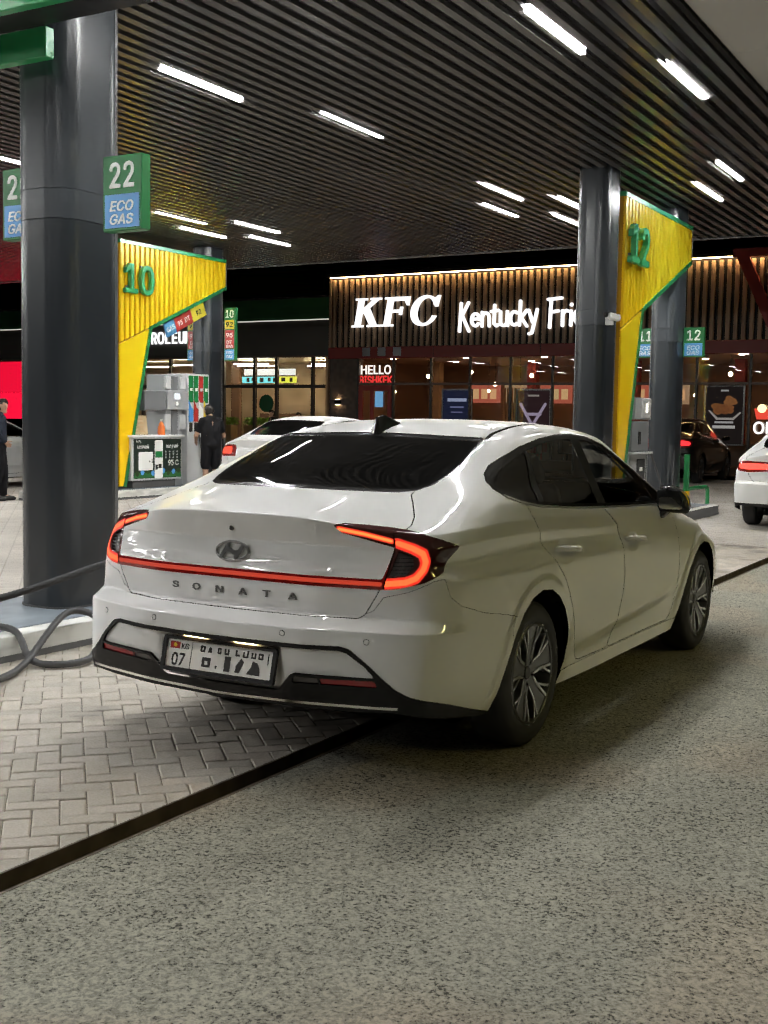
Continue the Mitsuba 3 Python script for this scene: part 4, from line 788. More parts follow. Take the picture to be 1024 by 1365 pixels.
onp('lettering', text('Fon,', .05, .001), 'white_print', 16.66, 1.03); onp('lettering', text('скачай', .07, .001), 'white_print', 16.78, .93); onp('lettering', text('получай', .065, .001), 'white_print', 17.60, .94); onp('lettering', text('+ 1', .06, .002), 'black_print', 17.0, .66); onp('lettering', text('95 С', .10, .001), 'white_print', 17.64, .62)
for i in range(4):
    for k2 in range(3): onp('print_mark', extrude(sg.box(-.02, -.016, .02, .016), .001), 'panel_grey', 17.42 + .11 * i, .83 - .055 * k2)
for i in range(9): onp('print_mark', extrude(sg.Point(0, 0).buffer(.05, 5), .0009), 'sign_blue' if i % 2 else 'leaf_dark', 16.62 + .146 * i, .43 + .02 * (i % 3))
tag_ = thing('cardboard_notice', 'brown cardboard notice standing on the service counter', 'notice'); put('sheet', place(box(-.20, .20, 0, .36, 0, .02, .004), frame((16.86, 15.0, 1.146), (1, 0, 0), (0, .12, 1))), 'card_brown', tag_)
for i in range(4): put('print_line', place(box(-.15, .12 - .03 * (i % 2), .05 + .075 * i, .08 + .075 * i, .0201, .021), frame((16.86, 15.0, 1.146), (1, 0, 0), (0, .12, 1))), 'card_brown' if False else 'wood_light', tag_)
bt = thing('bottle', 'orange bottle standing on the service counter', 'bottle'); put('bottle_body', place(trimesh.creation.revolve([(0, 0), (.065, 0), (.07, .02), (.066, .15), (.035, .22), (.022, .25), (0, .25)], sections=20), trimesh.transformations.translation_matrix((17.43, 14.98, 1.146))), 'orange_plastic', bt, smooth=40); put('cap', place(trimesh.creation.cylinder(.024, .05, sections=16), trimesh.transformations.translation_matrix((17.43, 14.98, 1.42))), 'white_print', bt)
d2 = thing('fuel_pump', 'grey pump box with a black slot behind the number 12 panel', 'fuel pump')
put('upper_box', box(16.75, 17.50, 5.50, 5.86, 1.56, 1.88, .01), 'panel_grey', d2); put('upper_door', box(17.05, 17.46, 5.488, 5.51, 1.585, 1.86, .006), 'panel_light', d2); put('screen', box(17.20, 17.30, 5.482, 5.49, 1.66, 1.80), EM, d2, emit=(1.6, 1.5, 1.2), weight=.05)
put('middle_box', box(16.62, 17.42, 5.50, 5.86, 1.09, 1.54, .01), 'panel_dark', d2); put('slot', box(16.92, 17.02, 5.488, 5.51, 1.20, 1.38), 'black_print', d2); put('red_handle', box(17.42, 17.50, 5.52, 5.62, 1.12, 1.28, .01), 'sign_red', d2); put('shelf', box(16.58, 17.52, 5.46, 5.88, 1.055, 1.085, .004), 'panel_light', d2)
put('pedestal', box(16.65, 17.40, 5.52, 5.84, .158, 1.055, .01), 'panel_grey', d2); put('label_plate', box(16.95, 17.30, 5.508, 5.53, .35, .98), 'black_print', d2); put('label_mark', box(17.05, 17.18, 5.504, 5.509, .80, .86), 'white_print', d2); put('label_mark', place(extrude(sg.Polygon([(-.06, -.12), (-.02, -.12), (.08, .08), (.04, .08)]), .003), FACE_S((17.12, 5.507, .58))), 'white_print', d2)
put('hose', tube(spline([(17.48, 5.50, 1.12), (17.60, 5.42, .8), (17.85, 5.40, .45), (17.95, 5.42, .2)], 24), .02, 8), 'hose_rubber', d2, smooth=40)
# the hose on the ground by the near island and the one that feeds the sedan
put('coiled_hose', tube(spline([(4.0, 4.9, .03), (4.55, 5.05, .03), (4.95, 5.26, .05), (5.30, 5.40, .20), (5.52, 5.42, .245), (5.56, 5.34, .22), (5.36, 5.12, .06), (5.12, 5.02, .028), (4.98, 5.10, .026), (4.98, 5.30, .05), (5.05, 5.48, .17), (5.0, 5.66, .19), (4.7, 5.75, .18)], 90), .021, 10), 'hose_rubber', smooth=True, label='grey rubber hose lying in loops against the near island kerb', cat='hose')
put('filler_hose', tube(spline([(2.3, 5.55, 1.1), (3.0, 4.85, .70), (3.75, 4.28, .625), (4.2, 4.16, .715), (4.62, 4.06, .80), (4.80, 3.99, .83)], 60), .017, 10), 'rubber', smooth=True, label='black fuel hose reaching to the left side of the white sedan', cat='hose')
# ---------------------------------------------------------------- restaurant
FX = 36.0
rs = thing('restaurant', 'fast food restaurant with dark wooden battens, white lettering and a red band', 'restaurant')
put('parapet', box(FX + .16, FX + 7, -8, 23.15, 6.46, 6.72), 'facade_black', rs); put('parapet_cap', box(FX - .22, FX + .16, -8, 23.17, 6.50, 6.60), 'facade_black', rs)
put('backing', box(FX + .06, FX + .16, -8, 23.12, 4.04, 6.47), 'facade_black', rs)
yb = 23.0
while yb > -7.8: put('batten', box(FX - .04, FX + .06, yb - .125, yb, 4.05, 6.42, .006), 'batten_wood', rs); yb -= .235
put('end_batten', box(FX - .06, FX + .16, 23.06, 23.16, 3.66, 6.46, .006), 'batten_wood', rs)
put('cove_light', box(FX - .19, FX - .11, 7.6, 23.05, 6.462, 6.49), EM, rs, emit=(34, 21.5, 9.5), weight=1.0)
bn = put('red_band', box(FX - .10, FX + .14, -8, 23.14, 3.65, 4.04, .008), 'band_red', rs)
for i in range(3): put('grille', box(FX - .105, FX - .099, 21.72 - .62 * i, 21.40 - .62 * i, 3.72, 4.02), 'column_strip', bn)
for yy in (18.9, 15.0, 11.0, 7.5): put('seam', box(FX - .103, FX - .099, yy, yy + .02, 3.66, 4.03), 'facade_black', bn)
# lettering: KFC in leaning slab letters, the rest in a brush hand
def slab(ch):
    b = sg.box; t = .075
    if ch == 'K': g = unary_union([b(.10, 0, .29, 1), b(0, 0, .40, t), b(0, 1 - t, .40, 1), sg.Polygon([(.27, .42), (.27, .60), (.60, 1 - t), (.80, 1 - t)]), sg.Polygon([(.34, .52), (.52, .66), (.86, t), (.62, t)]), b(.52, 1 - t, .90, 1), b(.54, 0, .98, t)])
    if ch == 'F': g = unary_union([b(.10, 0, .30, 1), b(0, 0, .42, t), b(0, 1 - t, .86, 1), sg.Polygon([(.78, 1 - t), (.86, 1 - t), (.86, .70), (.80, .70), (.70, 1 - .14), (.30, 1 - .14), (.30, 1)]), b(.28, .46, .62, .57), b(.58, .38, .66, .66)])
    if ch == 'C':
        o = sa.scale(sg.Point(0, 0).buffer(.5, 32), .92, 1.04); i = sa.scale(sg.Point(.04, 0).buffer(.36, 32), .78, 1.16); g = o.difference(i).difference(sg.Polygon([(.12, -.14), (.12, .14), (.7, .22), (.7, -.22)])); g = unary_union([g, sg.Polygon([(.34, .12), (.42, .12), (.46, .50), (.38, .50), (.28, .40)])]); g = sa.translate(g, .48, .5)
    return g
ys_, hh = 22.16, 1.0
for ch, u in (('K', 0), ('F', 1.07), ('C', 2.05)):
    g = sa.affine_transform(sa.scale(slab(ch), 1.14, 1.0, origin=(0, 0)), [1, .18, 0, 1, 0, 0])
    put('sign_letter', place(extrude(g, .10), FACE_W((FX - .06, ys_ - u * 1.1, 4.73))), EM, rs, emit=(1.15, 1.15, 1.15), weight=.25)
ARC = lambda cx, cy, r, a0, a1, n=10, ry=None: [(cx + r * math.cos(math.radians(a)), cy + (ry or r) * math.sin(math.radians(a))) for a in np.linspace(a0, a1, n)]
HAND = {'K': ([[(.04, -.12), (.10, .98)], [(.10, .42), (.42, 1.0)], [(.16, .48), (.46, -.12)]], .56), 'e': ([ARC(.20, .26, .17, 0, 320, 14, .24) + [], [(.04, .28), (.37, .30)]], .46), 'n': ([[(.05, .0), (.05, .54)], ARC(.20, .32, .15, 175, 0, 8, .2) + [(.36, 0)]], .46),
        't': ([[(.14, .80), (.12, .10), (.22, .0), (.30, .04)], [(0, .56), (.30, .60)]], .36), 'u': ([[(.05, .54), (.05, .16)] + ARC(.19, .16, .14, 180, 360, 8, .16) + [(.34, .54), (.36, 0)]], .46), 'c': ([ARC(.20, .27, .17, 50, 310, 12, .26)], .38), 'k': ([[(.05, 0), (.08, .92)], [(.08, .24), (.34, .56)], [(.13, .28), (.36, -.04)]], .42),
        'y': ([[(.03, .56), (.20, .10)], [(.38, .58), (.18, -.30), (.06, -.34)]], .48), 'F': ([[(.10, -.06), (.14, 1.0)], [(.02, 1.0), (.56, 1.04)], [(.12, .52), (.44, .56)]], .58), 'r': ([[(.06, 0), (.06, .56)], ARC(.22, .34, .16, 170, 60, 6, .22)], .34), 'i': ([[(.07, 0), (.07, .54)], [(.08, .76), (.09, .79)]], .18), 'd': ([ARC(.20, .25, .16, 0, 360, 14, .24), [(.38, .92), (.38, 0)]], .46), ' ': ([], .36)}
u = 0; hs = .84
for ch in 'Kentucky Fried':
    ls, adv = HAND[ch]
    if ls: put('sign_letter', place(extrude(sa.scale(stroke(ls, .062), hs, hs, origin=(0, 0)).simplify(.004), .08), FACE_W((FX - .06, 17.97 - u, 4.60 + (.05 if ch in 'entucky' else 0)))), EM, rs, emit=(1.15, 1.15, 1.15), weight=.1)
    u += adv * hs * .96
# red V frame at the right
vf = put('red_frame', place(extrude(unary_union([sg.Polygon([(0, 0), (.36, 0), (1.55, -2.6), (1.20, -2.6)]), sg.Polygon([(2.9, 0), (2.55, 0), (1.36, -2.6), (1.70, -2.6)]), sg.box(-.10, -.02, 3.0, .22)]), .16), FACE_W((FX - .22, 8.80, 6.45))), 'strut_red', rs)
# glazing
ZT, ZS, ZB = 3.64, 2.76, .30
put('plinth', box(FX - .35, FX + .30, -8, 21.95, .0, .28, .01), 'frame_brown', rs)
put('tile_pillar', box(FX - .02, FX + .40, 21.98, 23.12, .0, 3.65, .01), 'pillar_tile', rs)
mull = [21.95, 20.52, 19.05, 17.58, 16.10, 14.62, 12.7, 11.2, 9.95, 8.35, 6.6, 4.8, 2.4, 0, -2.6, -5.2, -8]
for i, yy in enumerate(mull): put('mullion', box(FX, FX + .12, yy - .035, yy + .035, ZB if i else .0, ZT, .004), 'frame_dark', rs)
for a, b in zip(mull[:-1], mull[1:]):
    put('transom', box(FX + .01, FX + .10, b + .037, a - .037, ZS - .04, ZS + .04), 'frame_brown', rs)
    for z0, z1 in ((ZB, ZS - .04), (ZS + .04, ZT)):
        if a == 21.95 and z0 == ZB: continue
        put('window_pane', trimesh.Trimesh([(FX + .05, a - .03, z0), (FX + .05, b + .03, z0), (FX + .05, b + .03, z1), (FX + .05, a - .03, z1)], [(0, 1, 2), (0, 2, 3)], process=False), 'window_glass', rs)
dr_ = put('door', cat([box(FX - .02, FX + .06, 21.90, 21.74, .05, ZS - .05), box(FX - .02, FX + .06, 21.42, 21.30, .05, ZS - .05), box(FX - .02, FX + .06, 20.72, 20.58, .05, ZS - .05), box(FX - .021, FX + .061, 21.90, 20.58, ZS - .24, ZS - .05), box(FX - .021, FX + .061, 21.90, 20.58, .05, .3)]), 'strut_red', rs, label='red framed glass door')
put('notice', box(FX - .03, FX - .022, 21.22, 20.90, 1.95, 2.5), EM, dr_, emit=(.12, .30, .50), weight=.03); put('notice', box(FX - .03, FX - .022, 21.05, 20.80, 1.35, 1.62), 'card_brown', dr_)  # blue notice is no lamp; it gets its own glow instead of reflected light
put('door_pane', trimesh.Trimesh([(FX + .02, 21.74, .3), (FX + .02, 20.72, .3), (FX + .02, 20.72, ZS - .24), (FX + .02, 21.74, ZS - .24)], [(0, 1, 2), (0, 2, 3)], process=False), 'window_glass', dr_)
put('neon_lettering', place(text('HELLO', .30, .03, sx=.95), FACE_W((FX + .16, 21.30, 3.26))), EM, rs, emit=(1.5, 1.35, 1.25), weight=.08); put('neon_lettering', place(text('BISHKEK', .28, .03, sx=.80), FACE_W((FX + .16, 21.30, 2.90))), EM, rs, emit=(1.2, .05, .05), weight=.08)
sc_ = put('wall_lamp', box(FX - .14, FX - .03, 22.62, 22.84, 2.04, 2.20, .01), 'car_black', rs)
for zz, s in ((2.205, 1), (2.035, -1)): put('lens', box(FX - .12, FX - .05, 22.66, 22.80, zz - .004, zz + .004), EM, sc_, emit=(40, 27, 15), weight=.15)
# inside
put('room', cat([box(FX + 7, FX + 7.1, -8, 23, 0, 3.8), box(FX + .14, FX + 7, 22.9, 23.1, 0, 3.8), box(FX + .14, FX + 7, -8, 22.9, 3.70, 3.8)]), 'interior_dark', rs); put('inner_floor', box(FX + .14, FX + 7, -8, 22.9, .02, .06), 'interior_floor', rs)
pendants = [(2.0, 20.2, 3.1), (1.2, 18.1, 3.2), (3.0, 16.6, 3.15), (2.2, 14.2, 3.0), (1.5, 9.3, 3.1), (2.6, 12.0, 3.1), (1.0, 7.4, 3.2), (4.5, 18.7, 2.9)]
for dx, yy, zz in pendants:
    pn = put('pendant_lamp', place(trimesh.creation.icosphere(2, .075), trimesh.transformations.translation_matrix((FX + dx, yy, zz))), EM, rs, emit=(34, 22, 11), weight=.15); put('cord', box(FX + dx - .006, FX + dx + .006, yy - .006, yy + .006, zz + .08, 3.69), 'frame_dark', pn)
for i, yy in enumerate((21.2, 19.8, 18.3, 16.8, 15.4, 13.9, 12.4, 10.6, 8.9, 7.2)): put('downlight', place(trimesh.creation.cylinder(.10, .02, sections=16), trimesh.transformations.translation_matrix((FX + (1.2, 3.4)[i % 2], yy, 3.68))), EM, rs, emit=(115, 74, 40), weight=.25)
def glow_poster(y0, y1, z0, z1, base, em, marks, label, x=FX + .30):  # posters given a faint glow of their own in place of room light
    k = put('poster', box(x, x + .05, y0, y1, z0, z1), EM, rs, emit=em, weight=.04, label=label)
    put('poster_frame', cat([box(x - .012, x + .06, y0 - .05, y0, z0 - .05, z1 + .05), box(x - .012, x + .06, y1, y1 + .05, z0 - .05, z1 + .05), box(x - .012, x + .06, y0, y1, z0 - .05, z0), box(x - .012, x + .06, y0, y1, z1, z1 + .05)]), 'column_strip', k)
    for g, e_, yy, zz in marks: put('print', place(extrude(g, .006), FACE_W((x - .002, yy, zz))), EM, k, emit=e_, weight=.01)
blob = lambda s, sx=1, sy=1, n=9: sa.scale(sg.Polygon([((1 + .16 * math.sin(3 * t + s) + .1 * math.sin(5 * t + 2 * s)) * math.cos(t), (1 + .16 * math.sin(3 * t + s)) * math.sin(t)) for t in np.linspace(0, 6.283, 26)[:-1]]), sx, sy)
glow_poster(17.65, 18.70, 1.30, 2.55, None, (.010, .013, .036), [(sg.box(-.36, -.05, .36, .06), (.30, .34, .5), 18.17, 2.22), (sg.box(-.26, -.03, .26, .03), (.12, .13, .25), 18.17, 1.98), (sg.box(-.22, -.02, .22, .03), (.10, .10, .2), 18.17, 1.80), (blob(1, .2, .12), (.10, .05, .10), 18.17, 1.5)], 'dark blue faintly glowing poster with pale lettering')
glow_poster(14.80, 15.95, 1.15, 2.55, None, (.022, .010, .012), [(stroke([[(-.45, .35), (-.02, -.35), (.42, .35)], [(-.25, .02), (.25, .02)]], .05), (.32, .26, .36), 15.37, 1.75), (sg.box(-.2, -.03, .2, .03), (.25, .22, .2), 15.37, 2.38)], 'dark poster with a pale angular emblem')
glow_poster(8.60, 9.72, .95, 2.68, None, (.010, .007, .007), [(blob(.5, .22, .17), (.17, .065, .022), 9.36, 2.10), (blob(2.2, .20, .15), (.21, .085, .03), 9.03, 2.18), (blob(4.0, .22, .15), (.14, .048, .018), 9.15, 1.93), (blob(5.1, .15, .12), (.19, .07, .024), 8.88, 2.02), (sg.Polygon([(-.5, .1), (-.44, .1), (-.2, -.12), (.25, -.12), (.46, .06), (.5, .03), (.28, -.19), (-.24, -.19)]), (.30, .27, .25), 9.14, 1.86), (sg.box(-.28, -.03, .28, .03), (.34, .33, .33), 9.15, 1.60), (sg.box(-.34, -.045, .34, .045), (.40, .39, .38), 9.15, 1.46), (sg.box(-.12, -.02, .12, .03), (.3, .3, .3), 9.15, 2.55)], 'dark poster of browned fried pieces on a white tray')
k = put('window_sign', place(text('OP', .34, .03, center=False), FACE_W((FX - .06, 8.22, 1.28))), EM, rs, emit=(1.4, 1.3, 1.2), weight=.03); put('sign_tray', place(extrude(sg.Polygon([(-.26, .16), (-.1, .16), (.3, .12), (.32, -.16), (-.18, -.16)]), .04), FACE_W((FX - .06, 7.92, 1.86))), EM, k, emit=(.8, .07, .04), weight=.02); put('sign_lamp', place(trimesh.creation.icosphere(2, .13), trimesh.transformations.translation_matrix((FX - .1, 7.95, 2.02))), EM, k, emit=(2.0, 1.5, .7), weight=.03)
for yy, h, m_ in ((20.0, 1.1, 'frame_brown'), (17.0, 1.2, 'wood_light'), (13.2, 1.1, 'frame_brown'), (9.0, .95, 'frame_brown'), (6.2, 1.0, 'wood_light')): put('bench', box(FX + 1.4, FX + 2.1, yy - .8, yy + .8, .06, h, .02), m_, rs)
put('wood_screen', cat([box(FX + 2.4, FX + 2.46, 16.35 + .14 * i, 16.43 + .14 * i, .06, 2.7) for i in range(8)]), 'wood_light', rs, kind='stuff')
rf_ = np.random.default_rng(5)
for i in range(6):
    mb = put('added_menu_board', box(FX + 6.9, FX + 6.98, 19.6 - 1.5 * i, 20.9 - 1.5 * i, 2.25, 2.95), EM, rs, emit=(.34, .20, .11) if i % 2 else (.42, .10, .06), weight=.05)  # glowing boards added to liven up the back of the room
    for j in range(3): put('print', box(FX + 6.885, FX + 6.899, 19.75 - 1.5 * i + .38 * j, 20.02 - 1.5 * i + .38 * j, 2.40, 2.80), EM, mb, emit=(.55 + .2 * rf_.random(), .38, .18), weight=.01)
put('service_bar', box(FX + 5.2, FX + 5.8, 10.5, 20.5, .06, 1.15, .02), 'frame_brown', rs); put('bar_top', box(FX + 5.15, FX + 5.85, 10.45, 20.55, 1.152, 1.20, .01), 'wood_light', rs)
for i in range(12):
    yy, dx = 21.0 - 1.25 * i + rf_.uniform(-.2, .2), rf_.uniform(.9, 4.2); tb = put('table', cat([box(FX + dx - .3, FX + dx + .3, yy - .3, yy + .3, .74, .78, .01), box(FX + dx - .03, FX + dx + .03, yy - .03, yy + .03, .06, .74)]), 'wood_light', rs)
    for sg_ in (-1, 1): put('chair', cat([box(FX + dx - .2, FX + dx + .2, yy + sg_ * .55 - .2, yy + sg_ * .55 + .2, .44, .48, .01), box(FX + dx - .2, FX + dx + .2, yy + sg_ * .74 - .02, yy + sg_ * .74 + .02, .48, .95, .01), box(FX + dx - .17, FX + dx - .13, yy + sg_ * .55 - .15, yy + sg_ * .55 - .11, .06, .44), box(FX + dx + .13, FX + dx + .17, yy + sg_ * .55 + .11, yy + sg_ * .55 + .15, .06, .44)]), ('strut_red', 'frame_brown', 'facade_black')[i % 3], rs)
    if i % 2 == 0:
        pn = put('pendant_lamp', place(trimesh.creation.icosphere(2, .055), trimesh.transformations.translation_matrix((FX + dx, yy, 2.35 + .3 * rf_.random()))), EM, rs, emit=(40, 25, 12), weight=.1); put('cord', box(FX + dx - .005, FX + dx + .005, yy - .005, yy + .005, 2.72, 3.69), 'frame_dark', pn)
for yy in (20.9, 17.0, 13.2, 9.6, 6.8): put('inner_pillar', box(FX + 3.9, FX + 4.25, yy - .17, yy + .17, .06, 3.7, .01), ('wood_light', 'strut_red')[int(yy) % 2], rs)
# ---------------------------------------------------------------- fuel station shop at the left of the restaurant
st = thing('station_shop', 'low shop with a dark name band, green top and bright warm windows', 'shop')
SXx = FX + .10
put('green_top', box(SXx, SXx + 6, 23.18, 60, 5.10, 5.86, .01), 'store_green', st); put('name_band', box(SXx + .02, SXx + .3, 23.18, 60, 3.78, 5.05, .01), 'store_band', st); put('roof', box(SXx, SXx + 8, 23.18, 60, 5.86, 5.92), 'facade_black', st)
put('strip_light', box(SXx - .03, SXx + .02, 23.2, 60, 5.055, 5.095), EM, st, emit=(.55, .52, .45), weight=.3)
put('lower_edge', box(SXx - .04, SXx + .3, 23.18, 60, 3.74, 3.79), 'frame_brown', st)
yl = 31.52 + 3 * .345
for i, ch in enumerate('PETROLEUM'):
    put('sign_letter', place(text(ch, .44, .06, sx=.78), FACE_W((SXx - .02, yl - .345 * i - .16, 4.55))), EM, st, emit=(1.35, 1.35, 1.35), weight=.05)
mu = [23.32, 23.95, 25.55, 26.55, 28.0, 29.3, 30.6, 32.0, 34.0, 36.0, 37.0]
for i, yy in enumerate(mu): put('mullion', box(SXx, SXx + .14, yy - .05, yy + .05, .15, 3.74, .005), 'wood_light' if i == 0 else 'frame_dark', st)
for a, b in zip(mu[:-1], mu[1:]):
    put('transom', box(SXx + .01, SXx + .12, a + .052, b - .052, 2.62, 2.74), 'frame_dark', st)
    for z0, z1 in ((.3, 2.62), (2.74, 3.74)): put('window_pane', trimesh.Trimesh([(SXx + .06, a + .04, z0), (SXx + .06, b - .04, z0), (SXx + .06, b - .04, z1), (SXx + .06, a + .04, z1)], [(0, 2, 1), (0, 3, 2)], process=False), 'window_glass', st)
put('sill', box(SXx - .02, SXx + .2, 23.3, 37, .0, .3), 'frame_dark', st)
put('room', cat([box(SXx + 5, SXx + 5.1, 23.2, 37, 0, 3.9), box(SXx + .2, SXx + 5, 23.2, 23.3, 0, 3.9), box(SXx + .2, SXx + 5, 36.9, 37, 0, 3.9), box(SXx + .2, SXx + 5, 23.3, 36.9, 3.8, 3.9)]), 'interior_wall', st); put('inner_floor', box(SXx + .2, SXx + 5, 23.3, 36.9, .02, .06), 'interior_floor', st)
for i, (dx, yy, L) in enumerate(((1.2, 27.6, 1.6), (2.6, 28.4, 1.8), (1.8, 24.6, 1.2), (1.5, 31.0, 1.4), (3.2, 25.6, 1.4), (2.6, 33.5, 1.5))): put('strip_lamp', box(SXx + dx, SXx + dx + .09, yy - L / 2, yy + L / 2, 3.55, 3.60), EM, st, emit=(80, 64, 42), weight=.5)
nb = put('neon_board', box(SXx + 1.6, SXx + 1.66, 26.7, 28.3, 2.86, 3.10), EM, st, emit=(.25, 1.1, 1.15), weight=.06); put('neon_board', box(SXx + 1.59, SXx + 1.66, 25.75, 26.6, 2.86, 3.10), EM, st, emit=(1.1, 1.1, .10), weight=.06); put('neon_board', box(SXx + 1.6, SXx + 1.66, 25.8, 28.2, 3.16, 3.40), EM, st, emit=(1.2, 1.2, 1.1), weight=.06)
for i in range(7): put('board_mark', box(SXx + 1.575, SXx + 1.588, 25.9 + .34 * i, 26.02 + .34 * i + .05 * (i % 3), 2.90 + .02 * (i % 2), 3.06), 'facade_black', nb)
put('round_logo', place(extrude(sg.Point(0, 0).buffer(.32), .02), FACE_W((SXx + .05, 26.0, 2.05))), 'store_green', st); put('inner_pillar', box(SXx + 2.2, SXx + 2.5, 24.45, 24.78, .06, 3.8), 'wood_light', st); put('inner_pillar', box(SXx + 3, SXx + 3.2, 29.5, 29.9, .06, 3.8), 'frame_brown', st)
for i in range(5): put('shelf_unit', box(SXx + 3.6, SXx + 4.2, 25.2 + 2.1 * i, 26.8 + 2.1 * i, .06, 1.5 + .2 * (i % 2), .02), ('wood_light', 'frame_brown', 'card_brown')[i % 3], st)
def planter(y0, y1, label, seed):
    k = thing('planter', label, 'planter'); r_ = np.random.default_rng(seed)
    put('box', box(SXx + .9, SXx + 1.35, y0, y1, .06, 1.22, .02), 'plant_box', k); n = int(900 * (y1 - y0)); c = np.column_stack([r_.uniform(SXx + .85, SXx + 1.40, n), r_.uniform(y0 - .05, y1 + .05, n), r_.uniform(1.2, 1.46, n) + .08 * r_.random(n)])
    d = r_.normal(size=(n, 3)); d /= np.linalg.norm(d, axis=1, keepdims=True); e = np.cross(d, r_.normal(size=(n, 3))); e /= np.linalg.norm(e, axis=1, keepdims=True); s = r_.uniform(.025, .05, (n, 1))
    V = np.stack([c - d * s, c + e * s * .6, c + d * s, c - e * s * .6], 1).reshape(-1, 3); F = (np.arange(n)[:, None, None] * 4 + np.array([[0, 1, 2], [0, 2, 3]])).reshape(-1, 3)
    put('hedge', trimesh.Trimesh(V, F, process=False), 'leaf_green', k, kind='stuff')
planter(28.3, 29.6, 'brown planter with a clipped bright green hedge, leftmost in the shop window', 1); planter(26.4, 27.7, 'brown planter with a clipped green hedge in the middle of the shop window', 2); planter(24.6, 26.0, 'brown planter with a clipped green hedge nearest the restaurant', 3)
rk = thing('red_lightbox', 'glowing red wall panels at the far left under the shop band', 'lit sign')
for i in range(6): put('panel', box(SXx - .02, SXx + .1, 38.1 + .8 * i, 38.1 + .8 * i + .79, 1.3, 2.4), EM, rk, emit=(1.0, .006, .045), weight=.1); put('panel', box(SXx - .02, SXx + .1, 38.1 + .8 * i, 38.1 + .8 * i + .79, 2.41, 3.72), EM, rk, emit=(.85, .004, .036), weight=.1)
# ---------------------------------------------------------------- other cars
TL = [(.46, 1.02), (.70, 1.02), (.84, 1.00), (.98, .97), (1.0, .93), (.92, .86), (.80, .83), (.46, .84)]
TLI = [(.56, .99), (.72, .985), (.85, .96), (.90, .93), (.84, .87), (.56, .875)]
plain_car('white hatchback with a lit tail lamp waiting by the number 10 island', 'white_hatchback', 15.6, 11.45, 'white_paint', sc=(.94, .98, 1.03), lamp=TL, lit=TLI, emit=(1.6, .10, .05))
plain_car('white saloon cut by the right edge of the picture', 'white_saloon', 17.3, 3.36, 'white_paint', sc=(.97, .98, 1.0), lamp=[(.30, .98), (.70, .99), (.84, .98), (.95, .96), (.96, .92), (.86, .85), (.70, .83), (.30, .85)], lit=[(.36, .95), (.60, .96), (.80, .955), (.88, .93), (.82, .875), (.66, .865), (.36, .88)], emit=(1.9, .14, .09), fog=True, res=.022)
plain_car('black car with a lit tail lamp parked by the restaurant windows', 'black_car', 29.4, 9.10, 'black_paint', sc=(.95, .97, 1.12), lamp=TL, lit=TLI, emit=(2.0, .05, .06), plate=False)
plain_car('silver car half hidden behind the big near column', 'silver_car', 14.2, 19.4, 'silver_paint', sc=(1.0, 1.0, 1.02), lamp=TL)
# ---------------------------------------------------------------- people
Mf = m3.Manifold
def bones(chains, edge=.035, it=8):
    parts = []
    for ch in chains:
        balls = [Mf.sphere(r, 14).translate(list(map(float, p))) for p, r in ch]
        for a, b in zip(balls[:-1], balls[1:]): parts.append(Mf.batch_hull([a, b]))
    m = parts[0]
    for q in parts[1:]: m = m + q
    m = m.refine_to_length(edge).to_mesh(); t = trimesh.Trimesh(m.vert_properties[:, :3], m.tri_verts); return trimesh.smoothing.filter_taubin(t, iterations=it)
def fingers(palm, out, down, side):
    out, down, side = (np.asarray(v, float) / np.linalg.norm(v) for v in (out, down, side)); L = []
    for i, (l, o) in enumerate(((.070, -.030), (.080, -.010), (.075, .010), (.058, .029))):
        b = palm + down * .045 + side * o; L.append([(b, .0085), (b + down * l * .5 + out * .004, .008), (b + down * l * .85 + out * .022, .0065)])
    b = palm + side * -.035; L.append([(b, .011), (b - side * .028 + down * .03 + out * .01, .009), (b - side * .034 + down * .055 + out * .02, .0075)])
    return [[(palm - down * .03, .026), (palm + down * .04, .030)]] + L
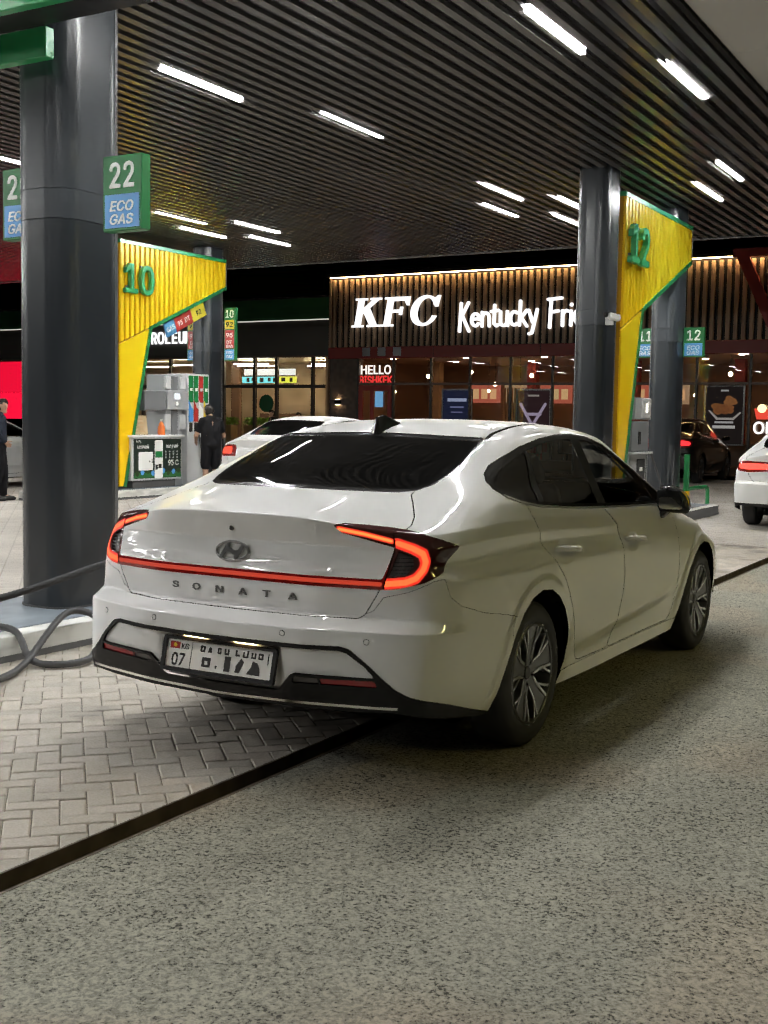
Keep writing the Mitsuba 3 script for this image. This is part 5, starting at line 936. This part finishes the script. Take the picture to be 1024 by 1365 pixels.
def person(name, label, x, yy, face, H=1.72, top='black_cloth', bottom='black_cloth', shorts=False, sleeves=True, armR=None, armL=None, nod=.0, seed=0, step=0.):
    k = thing(name, label, 'person'); s = H / 1.72
    c_, s__ = math.cos(face), math.sin(face); M = np.array([[c_, -s__, 0, x], [s__, c_, 0, yy], [0, 0, 1, 0.0], [0, 0, 0, 1]]) @ np.diag([s, s, s, 1])   # local +x is where the person looks, +y to the left
    def prt(nm, mesh, m_, par=None): return put(nm, place(mesh, M), m_, par or k, smooth=60)
    hx = .03 + nod * .09; hz = 1.585 - nod * .03
    L, Rr = armL or [(.02, .30, 1.14), (.10, .31, .90)], armR or [(.02, -.30, 1.14), (.10, -.31, .90)]
    body = [[((-.01, 0, 1.00), .10), ((-.01, 0, 1.22), .095), ((.01, 0, 1.38), .085), ((.0, 0, 1.46), .055), ((hx * .6, 0, 1.53), .052), ((hx, 0, hz), .075)], [((hx, 0, hz + .02), .086), ((hx + .02, 0, hz + .055), .085)], [((hx + .03, 0, hz - .04), .05), ((hx + .075, 0, hz - .005), .022)], [((hx + .06, 0, hz - .075), .03), ((hx + .02, 0, hz - .05), .05)]]
    for sd, a in ((1, L), (-1, Rr)):
        body.append([((0, .17 * sd, 1.40), .055), (a[0], .042), (a[1], .030)]); hnd = np.array(a[1]) ; dn = hnd - np.array(a[0]); dn /= np.linalg.norm(dn)
        body += fingers(hnd + dn * .06, (1, 0, 0) if abs(dn[0]) < .8 else (0, 0, 1), dn, np.cross(dn, (0, sd, 0)) if np.linalg.norm(np.cross(dn, (0, sd, 0))) > .2 else (1, 0, 0))
        body.append([((hx - .01, .083 * sd, hz + .01), .016), ((hx - .015, .085 * sd, hz + .035), .018)])
        fx = step * sd
        body += [[((-.01, .09 * sd, .96), .085), ((.02 + fx * .5, .10 * sd, .50), .056), ((-.02 + fx, .105 * sd, .27), .052), ((-.03 + fx, .105 * sd, .09), .036), ((.10 + fx, .115 * sd, .035), .03)]]
    prt('body', bones(body, .03, 6), 'skin')
    sh = [[((-.01, y0, 1.02), .128), ((-.02, y0, 1.20), .128), ((0, y0 * 1.2, 1.38), .105)] for y0 in (-.075, .075)] + [[((-.01, -.05, 1.0), .13), ((-.01, .05, 1.0), .13)], [((0, -.16, 1.405), .07), ((0, .16, 1.405), .07)], [((0, -.05, 1.45), .065), ((0, .05, 1.45), .065)]]
    for sd, a in ((1, L), (-1, Rr)):
        e = np.array(a[0]); b = np.array((0, .17 * sd, 1.40)); sh.append([(b, .072), (b + (e - b) * (.62 if not sleeves else 1), .062 if not sleeves else .056)] + ([(a[1], .045)] if sleeves else []))
    prt('jacket' if sleeves else 't_shirt', bones(sh, .03, 5), top)
    pt = [[((-.01, -.06, .97), .135), ((-.01, .06, .97), .135)]]
    for sd in (-1, 1):
        fx = step * sd; ends = [((-.01, .088 * sd, .95), .105), ((.02 + fx * .5, .102 * sd, .56), .092)] if shorts else [((-.01, .088 * sd, .95), .105), ((.02 + fx * .5, .102 * sd, .50), .078), ((-.03 + fx, .107 * sd, .12), .066)]
        pt.append(ends)
    prt('shorts' if shorts else 'trousers', bones(pt, .03, 5), bottom)
    prt('hair', bones([[((hx - .02, 0, hz + .05), .090), ((hx + .03, 0, hz + .075), .078)], [((hx - .03, 0, hz), .078), ((hx - .02, 0, hz + .05), .088)]], .025, 4), 'hair')
    for sd in (-1, 1):
        fx = step * sd; prt('shoe', bones([[((-.05 + fx, .105 * sd, .045), .044), ((.04 + fx, .11 * sd, .045), .045), ((.15 + fx, .118 * sd, .035), .034)], [((-.03 + fx, .105 * sd, .06), .045), ((-.03 + fx, .105 * sd, .10), .042)]], .03, 3), 'shoe')
        prt('eye', place(trimesh.creation.icosphere(1, .012), trimesh.transformations.translation_matrix((hx + .088, .032 * sd, hz + .025))), 'white_print')
    prt('mouth', box(hx + .070, hx + .082, -.022, .022, hz - .058, hz - .050, .002), 'skin_dim')
    return k
person('person', 'person in black t-shirt and shorts at the grey pump, seen from behind', 18.05, 14.28, math.radians(62), 1.74, shorts=True, sleeves=False, nod=.8, armL=[(.06, .28, 1.12), (.24, .20, 1.02)], armR=[(.06, -.29, 1.12), (.26, -.22, 1.08)])
person('person', 'person in dark jacket and trousers, hand on hip, at the left edge', 14.35, 15.92, math.radians(-40), 1.74, top='navy_cloth', bottom='black_cloth', armL=[(-.08, .36, 1.15), (.06, .20, 1.02)], armR=[(-.06, -.36, 1.15), (.06, -.2, 1.02)], step=.08)
for lb_, x, yy, f_, h_ in (('dark dressed person before the shop window, left of the white hatchback roof', 33.6, 26.5, -2.4, 1.66), ('dark dressed person standing above the middle of the white hatchback roof', 33.8, 24.05, 2.6, 1.78), ('dark dressed person before the shop next to the restaurant corner', 34.2, 23.2, 2.9, 1.70)): person('person', lb_, x, yy, f_, h_)
